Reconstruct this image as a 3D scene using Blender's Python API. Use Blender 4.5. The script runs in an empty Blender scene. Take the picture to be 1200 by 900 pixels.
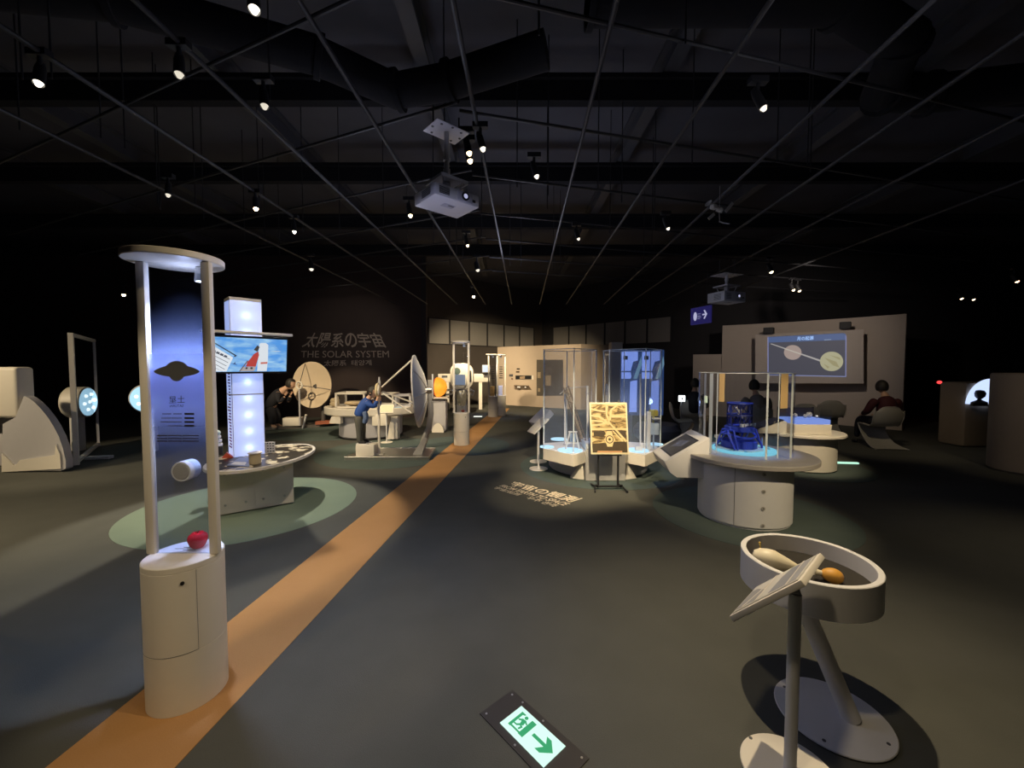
import bpy, bmesh, math, random
from mathutils import Vector, Matrix
from mathutils.geometry import tessellate_polygon
random.seed(7)
C = bpy.context.scene.collection
PI = math.pi
# ---------------------------------------------------------------- camera
F_PX, HOR, EYE = 470.0, 430.0, 1.55
PITCH = math.atan((450 - HOR) / F_PX)
cam = bpy.data.objects.new('camera', bpy.data.cameras.new('camera'))
C.objects.link(cam); bpy.context.scene.camera = cam
cam.location = (0, 0, EYE); cam.rotation_euler = (PI/2 - PITCH, 0, 0)
cam.data.sensor_width = 36; cam.data.lens = F_PX / 1200 * 36
cam.data.clip_end = 100; cam.data.clip_start = 0.02
FW = Vector((0, math.cos(PITCH), -math.sin(PITCH))); UP = Vector((0, math.sin(PITCH), math.cos(PITCH)))
def ray(x, y): return FW + Vector((1,0,0))*((x-600)/F_PX) + UP*((450-y)/F_PX)
def B(x, y, z=0.0):            # survey point: where the sight line meets height z
    d = ray(x, y); t = (z-EYE)/d.z; return Vector((d.x*t, d.y*t, z))
def D(x, y, Y):                # survey point: where the sight line meets distance Y
    d = ray(x, y); t = Y/d.y; return Vector((d.x*t, Y, EYE+d.z*t))
# ---------------------------------------------------------------- materials
MATS = {}
def mat(name, col, rough=0.6, metal=0.0, emit=0.0, ecol=None, noise=0.06, nscale=12.0, bump=0.0, bscale=200.0):
    if name in MATS: return MATS[name]
    m = bpy.data.materials.new(name); m.use_nodes = True; nt = m.node_tree; n = nt.nodes; l = nt.links
    b = n['Principled BSDF']
    b.inputs['Roughness'].default_value = rough; b.inputs['Metallic'].default_value = metal
    b.inputs['Base Color'].default_value = (*col, 1)
    if emit:
        b.inputs['Emission Color'].default_value = (*(ecol or col), 1); b.inputs['Emission Strength'].default_value = emit
    if noise:
        tc = n.new('ShaderNodeTexCoord'); nz = n.new('ShaderNodeTexNoise'); nz.inputs['Scale'].default_value = nscale; nz.inputs['Detail'].default_value = 4
        mx = n.new('ShaderNodeMix'); mx.data_type = 'RGBA'
        mx.inputs[6].default_value = (*[c*(1-noise) for c in col], 1); mx.inputs[7].default_value = (*[min(1, c*(1+noise)) for c in col], 1)
        l.new(tc.outputs['Object'], nz.inputs['Vector']); l.new(nz.outputs['Fac'], mx.inputs[0]); l.new(mx.outputs[2], b.inputs['Base Color'])
    if bump:
        tc = n.new('ShaderNodeTexCoord'); nb = n.new('ShaderNodeTexNoise'); nb.inputs['Scale'].default_value = bscale
        bp = n.new('ShaderNodeBump'); bp.inputs['Strength'].default_value = bump; bp.inputs['Distance'].default_value = 0.01
        l.new(tc.outputs['Object'], nb.inputs['Vector']); l.new(nb.outputs['Fac'], bp.inputs['Height']); l.new(bp.outputs['Normal'], b.inputs['Normal'])
    MATS[name] = m; return m
def glass(name, tint=(0.95,0.97,1.0), refl=0.06, fresnel=True, haze=0.0, hazecol=(.7,.75,.9)):
    if name in MATS: return MATS[name]
    m = bpy.data.materials.new(name); m.use_nodes = True; nt = m.node_tree; n = nt.nodes; l = nt.links
    n.remove(n['Principled BSDF']); out = n['Material Output']
    t = n.new('ShaderNodeBsdfTransparent'); t.inputs[0].default_value = (*[c**.5 for c in tint], 1)
    g = n.new('ShaderNodeBsdfGlossy'); g.inputs['Roughness'].default_value = 0.02
    fr0 = n.new('ShaderNodeFresnel'); fr0.inputs[0].default_value = 1.45; ge = n.new('ShaderNodeNewGeometry')
    sb_ = n.new('ShaderNodeMath'); sb_.operation = 'SUBTRACT'; sb_.inputs[0].default_value = 1.0; l.new(ge.outputs['Backfacing'], sb_.inputs[1])
    fr = n.new('ShaderNodeMath'); fr.operation = 'MULTIPLY'; l.new(fr0.outputs[0], fr.inputs[0]); l.new(sb_.outputs[0], fr.inputs[1])
    mx = n.new('ShaderNodeMixShader'); l.new(fr.outputs[0], mx.inputs[0]); l.new(t.outputs[0], mx.inputs[1]); l.new(g.outputs[0], mx.inputs[2])
    last = mx
    if haze:
        d = n.new('ShaderNodeBsdfDiffuse'); d.inputs[0].default_value = (*hazecol, 1)
        m2 = n.new('ShaderNodeMixShader'); m2.inputs[0].default_value = haze
        l.new(mx.outputs[0], m2.inputs[1]); l.new(d.outputs[0], m2.inputs[2]); last = m2
    l.new(last.outputs[0], out.inputs[0]); MATS[name] = m; return m
WHITE = mat('white_lacquer', (.76,.71,.63), .45, noise=.03)
WHITE2 = mat('white_paint_cool', (.72,.71,.72), .5, noise=.03)
GREYP = mat('grey_lacquer', (.5,.49,.52), .5, noise=.04)
DKGREY = mat('dark_grey_paint', (.09,.09,.1), .5)
BLACK = mat('black_plastic', (.012,.012,.014), .5)
STEEL = mat('brushed_steel', (.55,.54,.52), .38, 1.0, noise=.1, nscale=30)
CHROME = mat('chrome', (.8,.8,.82), .12, 1.0, noise=0)
GLASS = glass('clear_glass')
CASEGL = glass('case_glass', haze=.045, hazecol=(.55,.68,.95))  # bluish reflections on the case panes, put in as a diffuse haze
ACRYL = glass('clear_acrylic', (.93,.95,.97))
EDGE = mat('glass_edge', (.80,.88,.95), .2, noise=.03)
SKIN = mat('skin', (.62,.38,.26), .55, noise=.04)
HAIR = mat('black_hair', (.02,.016,.014), .6, noise=.3, nscale=60)
def emis(name, col, s):
    return mat(name, (.02,.02,.02), .5, emit=s, ecol=col, noise=0)
# ---------------------------------------------------------------- mesh builder
class MB:
    def __init__(s): s.bm = bmesh.new()
    def box(s, c, size, rot=None, bev=0.0, seg=2):
        b = bmesh.new(); bmesh.ops.create_cube(b, size=1.0)
        bmesh.ops.scale(b, vec=Vector(size), verts=b.verts)
        if bev: bmesh.ops.bevel(b, geom=b.edges[:], offset=bev, segments=seg, affect='EDGES', profile=.5)
        M = Matrix.Translation(Vector(c)) @ (rot.to_4x4() if rot else Matrix())
        b.transform(M); s.add(b); return s
    def add(s, b):
        me = bpy.data.meshes.new('tmp'); b.to_mesh(me); b.free(); s.bm.from_mesh(me); bpy.data.meshes.remove(me)
    def addmesh(s, me, M=None):
        b = bmesh.new(); b.from_mesh(me)
        if M: b.transform(M)
        s.add(b)
    def cyl(s, p0, p1, r0, r1=None, n=20):
        p0, p1 = Vector(p0), Vector(p1); r1 = r0 if r1 is None else r1
        d = p1-p0; q = Vector((0,0,1)).rotation_difference(d).to_matrix()
        a = [s.bm.verts.new(p0+q@Vector((r0*math.cos(2*PI*i/n), r0*math.sin(2*PI*i/n), 0))) for i in range(n)]
        b = [s.bm.verts.new(p1+q@Vector((r1*math.cos(2*PI*i/n), r1*math.sin(2*PI*i/n), 0))) for i in range(n)]
        for i in range(n): s.bm.faces.new((a[i], a[(i+1)%n], b[(i+1)%n], b[i]))
        s.bm.faces.new(a[::-1]); s.bm.faces.new(b); return s
    def lathe(s, c, prof, n=48, M=None, a0=0.0, a1=2*PI, sx=1.0, sy=1.0):
        c = Vector(c); full = abs(a1-a0-2*PI) < 1e-6; k = n if full else n+1; rows = []
        for r, z in prof:
            if r < 1e-6 and full:
                p = Vector((0,0,z)); rows.append([s.bm.verts.new(c+(M@p if M else p))])
            else:
                row = []
                for i in range(k):
                    t = a0+(a1-a0)*i/n; p = Vector((r*math.cos(t)*sx, r*math.sin(t)*sy, z)); row.append(s.bm.verts.new(c+(M@p if M else p)))
                rows.append(row)
        for a, b in zip(rows, rows[1:]):
            m = k if full else k-1
            for i in range(m):
                j = (i+1) % k
                if len(a) == 1 and len(b) == 1: continue
                if len(a) == 1: f = (a[0], b[j], b[i])
                elif len(b) == 1: f = (a[i], a[j], b[0])
                else: f = (a[i], a[j], b[j], b[i])
                try: s.bm.faces.new(f)
                except ValueError: pass
        return s
    def disc(s, c, r, z0, z1, n=48, sx=1.0, sy=1.0, bev=0.0):
        p = [(0,z0),(r-bev,z0)] + ([(r,z0+bev)] if bev else []) + [(r,z1-bev)] + ([(r-bev,z1)] if bev else []) + [(0,z1)]
        if not bev: p = [(0,z0),(r,z0),(r,z1),(0,z1)]
        return s.lathe(c, p, n, sx=sx, sy=sy)
    def prism(s, pts, z0, z1):
        return s.extr([Vector((x,y,z0)) for x,y in pts], Vector((0,0,z1-z0)))
    def extr(s, pts, vec):
        vec = Vector(vec); pts = [Vector(p) for p in pts]
        a = [s.bm.verts.new(p) for p in pts]; b = [s.bm.verts.new(p+vec) for p in pts]; n = len(pts)
        for i in range(n): s.bm.faces.new((a[i], a[(i+1)%n], b[(i+1)%n], b[i]))
        if n <= 4: s.bm.faces.new(a[::-1]); s.bm.faces.new(b)
        else:
            for t in tessellate_polygon([pts]):
                s.bm.faces.new([a[i] for i in t]); s.bm.faces.new([b[i] for i in t])
        return s
    def face(s, pts): s.bm.faces.new([s.bm.verts.new(Vector(p)) for p in pts]); return s
    def sphere(s, c, r, rot=None, n=24, m=16):
        b = bmesh.new(); bmesh.ops.create_uvsphere(b, u_segments=n, v_segments=m, radius=1.0)
        rr = (r,r,r) if isinstance(r, (int,float)) else r
        M = Matrix.Translation(Vector(c)) @ (rot.to_4x4() if rot else Matrix()) @ Matrix.Diagonal((*rr,1))
        b.transform(M); s.add(b); return s
    def tube(s, pts, r, n=10):
        pts = [Vector(p) for p in pts]; rows = []
        rs = r if isinstance(r, (list,tuple)) else [r]*len(pts)
        up = None
        for i, p in enumerate(pts):
            d = (pts[min(i+1,len(pts)-1)]-pts[max(i-1,0)]).normalized()
            if up is None: up = Vector((0,0,1)) if abs(d.z) < .9 else Vector((1,0,0))
            u = d.cross(up).normalized(); v = u.cross(d).normalized(); up = v
            rows.append([s.bm.verts.new(p+rs[i]*(u*math.cos(2*PI*k/n)+v*math.sin(2*PI*k/n))) for k in range(n)])
        for a, b in zip(rows, rows[1:]):
            for k in range(n): s.bm.faces.new((a[k], a[(k+1)%n], b[(k+1)%n], b[k]))
        s.bm.faces.new(rows[0][::-1]); s.bm.faces.new(rows[-1]); return s
    def grid(s, rows, thick=0.0):
        V = [[s.bm.verts.new(Vector(p)) for p in r] for r in rows]
        for a, b in zip(V, V[1:]):
            for i in range(len(a)-1): s.bm.faces.new((a[i], a[i+1], b[i+1], b[i]))
        return s
OFF = {}
def link_mesh(name, mb, m, angle=35):
    bm = mb.bm; bmesh.ops.recalc_face_normals(bm, faces=bm.faces[:])
    me = bpy.data.meshes.new(name); bm.to_mesh(me); bm.free()
    me.polygons.foreach_set('use_smooth', [True]*len(me.polygons)); me.set_sharp_from_angle(angle=math.radians(angle))
    me.materials.append(m); o = bpy.data.objects.new(name, me); C.objects.link(o); return o
def tag(o, label=None, cat=None, group=None, kind=None):
    if label: o['label'] = label
    if cat: o['category'] = cat
    if group: o['group'] = group
    if kind: o['kind'] = kind
    return o
def thing(name, label, cat, loc, group=None):
    o = bpy.data.objects.new(name, None); C.objects.link(o); o.location = loc; o.empty_display_size = .1
    OFF[o] = Vector(loc); return tag(o, label, cat, group)
def part(name, mb, m, parent, label=None, angle=35, kind=None):
    off = OFF[parent]; mb.bm.transform(Matrix.Translation(-off))
    o = link_mesh(name, mb, m, angle); o.parent = parent; OFF[o] = off
    if label: o['label'] = label
    if kind: o['kind'] = kind
    return o
def solo(name, mb, m, label, cat, loc=(0,0,0), group=None, kind=None, angle=35):
    loc = Vector(loc); mb.bm.transform(Matrix.Translation(-loc)); o = link_mesh(name, mb, m, angle); o.location = loc
    OFF[o] = loc; return tag(o, label, cat, group, kind)
def struct(name, mb, m, label=None, cat=None):
    o = link_mesh(name, mb, m); OFF[o] = Vector((0,0,0)); o['kind'] = 'structure'
    if label: o['label'] = label
    if cat: o['category'] = cat
    return o
DG = None
def eval_mesh(o):
    bpy.context.view_layer.update(); dg = bpy.context.evaluated_depsgraph_get()
    return bpy.data.meshes.new_from_object(o.evaluated_get(dg))
def text_mesh(s, bold=0.0, spacing=1.0):
    cu = bpy.data.curves.new('t', 'FONT'); cu.body = s; cu.size = 1.0; cu.offset = bold; cu.space_character = spacing; cu.resolution_u = 3
    o = bpy.data.objects.new('t', cu); C.objects.link(o); me = eval_mesh(o); bpy.data.objects.remove(o); bpy.data.curves.remove(cu)
    return me
def text_quad(mb, s, TL, TR, BR, BL, lift=Vector((0,0,0)), bold=0.0, spacing=1.0):
    me = text_mesh(s, bold, spacing); TL, TR, BR, BL = map(Vector, (TL,TR,BR,BL))
    if not me.vertices: return
    xs = [v.co.x for v in me.vertices]; ys = [v.co.y for v in me.vertices]; x0, x1, y0, y1 = min(xs), max(xs), min(ys), max(ys)
    for v in me.vertices:
        u = (v.co.x-x0)/max(1e-6, x1-x0); w = (v.co.y-y0)/max(1e-6, y1-y0)
        v.co = (BL*(1-u)+BR*u)*(1-w)+(TL*(1-u)+TR*u)*w+lift
    mb.addmesh(me); bpy.data.meshes.remove(me)
def rotz(a): return Matrix.Rotation(a, 3, 'Z')
def frame(x, y, z):           # rotation whose columns are the three axes
    return Matrix((x, y, z)).transposed()
def axis_rot(d):              # local z -> d
    return Vector((0,0,1)).rotation_difference(Vector(d).normalized()).to_matrix()
def skin_mesh(verts, edges, root=0, sub=2):
    me = bpy.data.meshes.new('sk'); me.from_pydata([v[:3] for v in verts], edges, []); o = bpy.data.objects.new('sk', me); C.objects.link(o)
    md = o.modifiers.new('s', 'SKIN'); md.use_smooth_shade = True
    for i, v in enumerate(verts):
        r = v[3]; me.skin_vertices[0].data[i].radius = (r, r) if not isinstance(r, tuple) else r
        me.skin_vertices[0].data[i].use_root = (i == root)
    sb = o.modifiers.new('u', 'SUBSURF'); sb.levels = sub; sb.render_levels = sub
    out = eval_mesh(o); bpy.data.objects.remove(o); bpy.data.meshes.remove(me); return out
def chains(mb, chs, sub=2):   # several independent limbs -> one mesh
    for ch in chs:
        mb.addmesh(m := skin_mesh(ch, [(i, i+1) for i in range(len(ch)-1)], 0, sub)); bpy.data.meshes.remove(m)
    return mb
# ---------------------------------------------------------------- room shell
carpet = bpy.data.materials.new('carpet'); carpet.use_nodes = True
def carpet_mat(name, c1, c2, sc=3.0):
    m = bpy.data.materials.new(name); m.use_nodes = True; n = m.node_tree.nodes; l = m.node_tree.links; b = n['Principled BSDF']
    b.inputs['Roughness'].default_value = .95; b.inputs['Specular IOR Level'].default_value = .15
    tc = n.new('ShaderNodeTexCoord'); nz = n.new('ShaderNodeTexNoise'); nz.inputs['Scale'].default_value = 260; nz.inputs['Detail'].default_value = 2
    n2 = n.new('ShaderNodeTexNoise'); n2.inputs['Scale'].default_value = sc; n2.inputs['Detail'].default_value = 5
    ad = n.new('ShaderNodeMath'); ad.operation = 'ADD'; mu = n.new('ShaderNodeMath'); mu.operation = 'MULTIPLY'; mu.inputs[1].default_value = .5
    mx = n.new('ShaderNodeMix'); mx.data_type = 'RGBA'; mx.inputs[6].default_value = (*c1,1); mx.inputs[7].default_value = (*c2,1)
    l.new(tc.outputs['Object'], nz.inputs['Vector']); l.new(tc.outputs['Object'], n2.inputs['Vector'])
    l.new(nz.outputs['Fac'], ad.inputs[0]); l.new(n2.outputs['Fac'], ad.inputs[1]); l.new(ad.outputs[0], mu.inputs[0]); l.new(mu.outputs[0], mx.inputs[0]); l.new(mx.outputs[2], b.inputs['Base Color'])
    bp = n.new('ShaderNodeBump'); bp.inputs['Strength'].default_value = .3; bp.inputs['Distance'].default_value = .004; l.new(nz.outputs['Fac'], bp.inputs['Height']); l.new(bp.outputs['Normal'], b.inputs['Normal'])
    return m
CARP = carpet_mat('carpet_slate', (.070,.072,.064), (.125,.125,.112))
GREEN = carpet_mat('carpet_green', (.15,.20,.155), (.22,.28,.22))
TEAL = carpet_mat('carpet_teal', (.070,.095,.090), (.112,.14,.13))
ORANGE = carpet_mat('carpet_orange', (.40,.20,.075), (.56,.31,.13))
ZC = 5.2
struct('floor', MB().box((0,8,-.05), (34,26,.1)), CARP)
CEIL = mat('ceiling_slab', (.10,.10,.12), .9, noise=.35, nscale=1.2)
struct('ceiling', MB().box((0,8,ZC+.1), (34,26,.2)), CEIL)
BROWN = mat('wall_brown', (.05,.034,.032), .85, noise=.1, nscale=3)
DKW = mat('wall_dark', (.035,.033,.036), .9, noise=.1, nscale=3)
def wall(name, p, q, m, th=.15, z1=ZC):
    p, q = Vector((*p,0)), Vector((*q,0)); d = (q-p).normalized(); nn = Vector((-d.y, d.x, 0))*th
    return struct(name, MB().extr([p, q, q+nn, p+nn], (0,0,z1)), m)
wall('wall_left_text', (-16.5,12.3), (-2.62,12.3), BROWN)
wall('wall_left_return', (-2.62,12.3), (-3.26,15.5), DKW)
wall('wall_left_far', (-3.26,15.5), (1.5,20.0), mat('wall_umber', (.085,.07,.062), .85, noise=.1, nscale=3))
wall('wall_right_far', (1.5,20.0), (8.2,12.75), DKW)
wall('wall_right_back', (8.2,12.75), (16.5,12.75), DKW)
wall('wall_left', (-16.5,-4.5), (-16.5,12.3), DKW)
wall('wall_right', (16.5,12.75), (16.5,-4.5), DKW)
wall('wall_back', (16.5,-4.5), (-16.5,-4.5), DKW)
# frosted clerestory bands on the two far walls
FROST = mat('frosted_pane', (.30,.28,.26), .5, noise=.08, nscale=20)
def band(name, p, q, z0, z1, n):
    p, q = Vector((*p,0)), Vector((*q,0)); d = (q-p); L = d.length; d.normalize(); nn = Vector((d.y,-d.x,0))
    fr = MB()
    for z in (z0-.03, z1+.0):
        fr.extr([p+nn*.01+Vector((0,0,z)), q+nn*.01+Vector((0,0,z)), q+nn*.05+Vector((0,0,z)), p+nn*.05+Vector((0,0,z))], (0,0,.03))
    for i in range(n+1):
        c = p+d*L*i/n
        fr.extr([c-d*.035+nn*.01+Vector((0,0,z0)), c+d*.035+nn*.01+Vector((0,0,z0)), c+d*.035+nn*.05+Vector((0,0,z0)), c-d*.035+nn*.05+Vector((0,0,z0))], (0,0,z1-z0))
    o = struct(name, fr, DKW)
    for i in range(n):
        a = p+d*(L*i/n+.035); b = p+d*(L*(i+1)/n-.035)
        part('window_pane', MB().extr([a+nn*.012+Vector((0,0,z0)), b+nn*.012+Vector((0,0,z0)), b+nn*.03+Vector((0,0,z0)), a+nn*.03+Vector((0,0,z0))], (0,0,z1-z0)), FROST, o)
band('window_1', (-3.24,15.52), (1.04,19.56), 2.47, 3.43, 6)
band('window_2', (2.0,19.46), (6.0,15.13), 2.5, 3.43, 6)
# carpet inlays
s0, s1 = B(60,895), B(551,503); e0, e1 = B(205,900), B(584,490)
dl = (s1-s0).normalized()
struct('trim_1', MB().extr([s0-dl*1.2, e0-dl*1.2, e0+dl*13.5, s0+dl*13.5], (0,0,.003)), ORANGE, 'long orange stripe of carpet inlaid in the dark floor', 'carpet stripe')
def inlay(name, c, r, m, z=.002, sx=1, sy=1): struct(name, MB().disc((c[0],c[1],0), r, 0, z, 64, sx, sy), m)
inlay('trim_2', (-2.95,4.45), 1.12, GREEN, .0022)
inlay('trim_3', (1.35,6.2), 1.22, TEAL, .0022)
inlay('trim_4', (2.5,4.2), .95, TEAL, .0024)
inlay('trim_5', (-1.05,7.9), 1.0, TEAL, .0022)
inlay('trim_6', (-2.2,7.3), 1.3, TEAL, .0018)
inlay('trim_7', (4.5,6.2), .9, TEAL, .0022)
inlay('trim_8', (-4.4,9.9), 1.6, TEAL, .0015)
# partition with notices, half screen wall
BEIGE = mat('partition_beige', (.50,.40,.31), .7, noise=.05, nscale=4)
def part_wall(name, pts, z1, m, th=.12):
    mb = MB(); ps = [Vector((*p,0)) for p in pts]
    nv = []
    for i in range(len(ps)):
        d = (ps[min(i+1,len(ps)-1)]-ps[max(i-1,0)]).normalized(); nv.append(Vector((-d.y,d.x,0))*th)
    for i in range(len(ps)-1):
        mb.extr([ps[i], ps[i+1], ps[i+1]+nv[i+1], ps[i]+nv[i]], (0,0,z1))
    return struct(name, mb, m)
W0, W1, W2 = (-.6,16.6), (2.48,14.45), (4.0,15.3)
part_wall('wall_partition', [W0, W1, W2], 2.37, BEIGE)
def scr_pt(t, bow=.22):        # along the concave screen wall
    a, b = Vector((6.53,12.5,0)), Vector((9.5,9.72,0)); d = b-a; n = Vector((-d.y,d.x,0)).normalized()
    if n.y < 0: n = -n
    return a+d*t+n*bow*4*t*(1-t)
TAUPE = mat('screen_wall_taupe', (.52,.44,.37), .75, noise=.04, nscale=4)
part_wall('wall_screen', [scr_pt(i/16)[:2] for i in range(17)], 2.83, TAUPE)
part_wall('wall_screen_low', [(5.86,13.0), (6.75,12.4)], 1.95, TAUPE)
# ---------------------------------------------------------------- ceiling services
STRUT = mat('ceiling_pipe', (.022,.022,.025), .5, .0, noise=.1)
DUCT = mat('ceiling_duct', (.010,.010,.013), 1.0, noise=.2)
ZP = 3.45
def topbar(name, p0, p1, r, m, label, cat, group):
    c = (Vector(p0)+Vector(p1))/2
    return solo(name, MB().cyl(Vector(p0), Vector(p1), r, n=8), m, label, cat, c, group)
for x in (-3.9,-2.95,-2.05,-1.2,-.4,.45,1.25,2.0,2.72,3.62,4.9):
    sl = .03 if x < 2 else .06
    topbar('ceiling_rail', (x,-1,ZP), (x+sl*13,12.2,ZP), .016, STRUT, 'thin dark lighting rail running away under the black ceiling', 'rail', 'lighting rails running into the depth')
for k in range(8):
    y = 1.0+k*1.02
    topbar('ceiling_rail', (-7.5,y+3.0,ZP+.05), (-.4,y,ZP+.05), .012, STRUT, 'thin cross rail slanting over the left half of the hall', 'rail', 'cross rails over the left half')
    topbar('ceiling_rail', (-.4,y+.1,ZP+.05), (8.5,y+2.4,ZP+.05), .012, STRUT, 'thin cross rail slanting over the right half of the hall', 'rail', 'cross rails over the right half')
for i, x in enumerate((-8.5,-6.2,-3.4,-1.0,1.8,4.6,7.4)):
    solo('ceiling_beam', MB().box((x,6,ZC-.28), (.16,18,.04)).box((x,6,ZC-.02), (.16,18,.04)).box((x,6,ZC-.15), (.03,18,.24)), DKGREY, 'dark steel beam running into the depth high under the ceiling', 'beam', (x,6,ZC-.15), 'steel beams under the ceiling')
for k, y in enumerate((1.2,3.0,4.8,6.8,9.0,11.2)):
    solo('ceiling_joist', MB().box((0,y,ZC-.34), (28,.22,.05)).box((0,y,ZC-.48), (28,.12,.22)), DUCT, 'black joist spanning the hall across the ceiling', 'joist', (0,y,ZC-.4), 'joists across the ceiling')
def duct(pts, r, label):
    mb = MB(); mb.tube(pts, r, 20); c = Vector(pts[0])
    for a, b in zip(pts, pts[1:]):
        mb.cyl(Vector(a), Vector(a)+(Vector(b)-Vector(a)).normalized()*.05, r+.03, n=20)
    solo('ceiling_duct', mb, DUCT, label, 'duct', c)
duct([(-7,2.6,4.3),(-3,3.1,4.3),(-1.7,3.6,4.25),(-1.1,3.9,4.15),(-.6,3.85,4.2),(.3,3.6,4.3)], .15, 'black round duct bending over the near hanging projector')
duct([(.6,3.3,4.45),(2.6,3.3,4.45),(3.3,3.5,4.3),(3.5,3.9,4.15),(4.1,4.1,4.25),(6.0,3.9,4.35)], .17, 'black round duct with a drooping bend over the right half')
for i in range(46):
    x = random.uniform(-4.5,4.0); y = random.uniform(2.0,8.5)
    solo('hanger_rod', MB().cyl((x,y,ZP+.02), (x,y,ZC), .006, n=6), STRUT, 'thin vertical hanger rod between the rails and the ceiling', 'rod', (x,y,ZC), 'hanger rods of the rails')
def ceil_spot(px, py, bright, warm, label, z=3.25, rr=.04, aim=(.25,-.35,-1)):
    p = B(px, py, z); d = Vector(aim).normalized(); q = axis_rot(d)
    col = {'w': (1,.78,.45), 'n': (1,.92,.75), 'r': (1,.55,.3)}[warm]
    t = thing('ceiling_spotlight', label, 'spotlight', p)
    part('housing', MB().lathe(p-d*.0, [(0,-.17),(rr*.9,-.165),(rr*1.25,-.12),(rr*1.3,.0),(rr*1.15,.0),(rr*1.1,-.03)], 20, q), BLACK, t)
    part('yoke', MB().cyl(p-d*.1, (p.x-d.x*.1, p.y-d.y*.1, ZP), .012, n=8).box((p.x-d.x*.1, p.y-d.y*.1, ZP), (.12,.05,.04)), BLACK, t)
    part('lens', MB().lathe(p, [(0,.02),(rr*.6,.015),(rr*1.1,-.02),(0,-.025)], 20, q), emis('lens_%s_%g' % (warm, bright), col, bright), t)
    return p
for a in [(45,98,3,'n','wide ceiling spotlight glowing far left above the dark hall'),
          (298,12,3,'n','ceiling spotlight at the very top edge left of the near projector'),
          (210,88,.8,'n','faint ceiling spotlight between the far left lamp and the top lamp'),
          (145,346,40,'w','amber ceiling spotlight just left of the near column canopy'),
          (197,229,.9,'n','faint spotlight under the ceiling above the near column canopy'),
          (300,245,40,'w','brightest amber ceiling spotlight left of the near projector'),
          (345,272,9,'n','white ceiling spotlight just below the brightest amber one'),
          (310,125,.8,'n','faint ceiling spotlight high above the brightest amber one'),
          (481,253,14,'w','amber ceiling spotlight beside the near projector, level with its underside'),
          (550,180,5,'w','upper lamp of the pair right of the near projector pole'),
          (551,189,7,'w','lower lamp of the pair right of the near projector pole'),
          (566,175,2,'n','small dim spotlight right of the lamp pair by the projector pole'),
          (548,288,6,'w','amber ceiling spotlight below the near projector'),
          (555,348,60,'w','bright amber spotlight low over the far glass band of the left wall'),
          (365,316,1.2,'n','tiny white ceiling spotlight above the wall lettering'),
          (560,317,1.0,'n','tiny dim spotlight above the bright one over the far glass band'),
          (629,207,2,'n','small white ceiling spotlight right of the near projector, over the hall centre'),
          (783,268,2,'n','small flat white ceiling spotlight left of the hanging satellite model'),
          (895,127,1.5,'n','white ceiling spotlight high right above the hanging satellite model'),
          (678,280,1.5,'n','small white ceiling spotlight over the glass case island'),
          (904,319,9,'w','left spotlight right of the far projector, upper'),
          (930,340,9,'w','left lamp of the pair over the projected screen wall'),
          (937,341,7,'w','right lamp of the pair over the projected screen wall'),
          (1127,350,12,'w','left lamp of the pair over the dark right corner'),
          (1141,351,10,'w','right lamp of the pair over the dark right corner'),
          (1192,330,9,'r','orange ceiling spotlight at the far right edge')]:
    z = 3.25 if a[1] < 300 else 3.2
    Y = B(a[0], a[1], z).y
    ceil_spot(*a, z=z, rr=.022 if Y < 6 else .034)
# ---------------------------------------------------------------- lights
def spot(loc, target, W, ang, col=(1,.86,.66), blend=.35, size=.05):
    l = bpy.data.lights.new('lamp', 'SPOT'); l.energy = W; l.color = col; l.spot_size = math.radians(ang); l.spot_blend = blend; l.shadow_soft_size = size
    o = bpy.data.objects.new('lamp', l); C.objects.link(o); o.location = loc
    o.rotation_euler = (Vector(target)-Vector(loc)).to_track_quat('-Z', 'Y').to_euler(); return o
def point(loc, W, col, size=.05):
    l = bpy.data.lights.new('lamp', 'POINT'); l.energy = W; l.color = col; l.shadow_soft_size = size
    o = bpy.data.objects.new('lamp', l); C.objects.link(o); o.location = loc; return o
WARM = (1,.80,.50); COOL = (.62,.70,1.0); NEUT = (1,.90,.72)
spot((1.27,2.35,3.3), (1.42,1.80,0), 265, 74, WARM, 1.0, .02)          # over the bowl
spot((-3.3,5.6,3.3), (-2.85,4.2,.2), 420, 50, NEUT, .25, .03)         # island table
spot((-2.6,-.3,3.2), (-1.5,1.9,.6), 125, 30, WARM, .4, .04)           # column from the left front
spot((1.5,1.15,3.3), (-1.9,2.0,.4), 130, 44, WARM, .4, .03)            # column from the right
spot((-6.5,1.5,3.2), (-5.0,4.6,0), 560, 60, WARM, .9, .06)            # left floor
spot((-4.6,2.2,3.2), (-4.0,3.4,0), 110, 70, WARM, 1.0, .06)
spot((-1.4,2.7,3.3), (-2.7,4.3,.35), 150, 34, WARM, .6, .04)          # island cabinet front
spot((-1.7,2.3,3.3), (-2.9,4.3,2.05), 110, 24, WARM, .6, .04)         # top of the lit tower
spot((-4.2,4.4,3.3), (-1.9,6.9,.6), 620, 46, WARM, .5, .05)           # dish with boy
spot((-3.6,6.6,3.3), (-3.0,8.8,.6), 420, 60, WARM, .5, .05)           # round table behind
spot((-5.6,6.3,3.3), (-5.1,10.3,1.0), 700, 30, WARM, .5, .05)         # far dish
spot((-.6,5.0,3.3), (-1.0,7.8,1.0), 380, 40, WARM, .6, .05)           # second column
spot((.3,9.2,3.3), (1.0,15.0,1.0), 1600, 50, WARM, .7, .08)           # beige partition
spot((-1.2,10.4,3.3), (-1.4,15.6,1.2), 1500, 56, WARM, .8, .08)       # far left corner
spot((.5,1.6,3.3), (1.0,5.4,.3), 950, 28, WARM, .6, .05)              # case island front left
spot((.1,2.6,3.3), (.45,4.9,0), 230, 26, WARM, .7, .04)               # floor lettering
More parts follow.
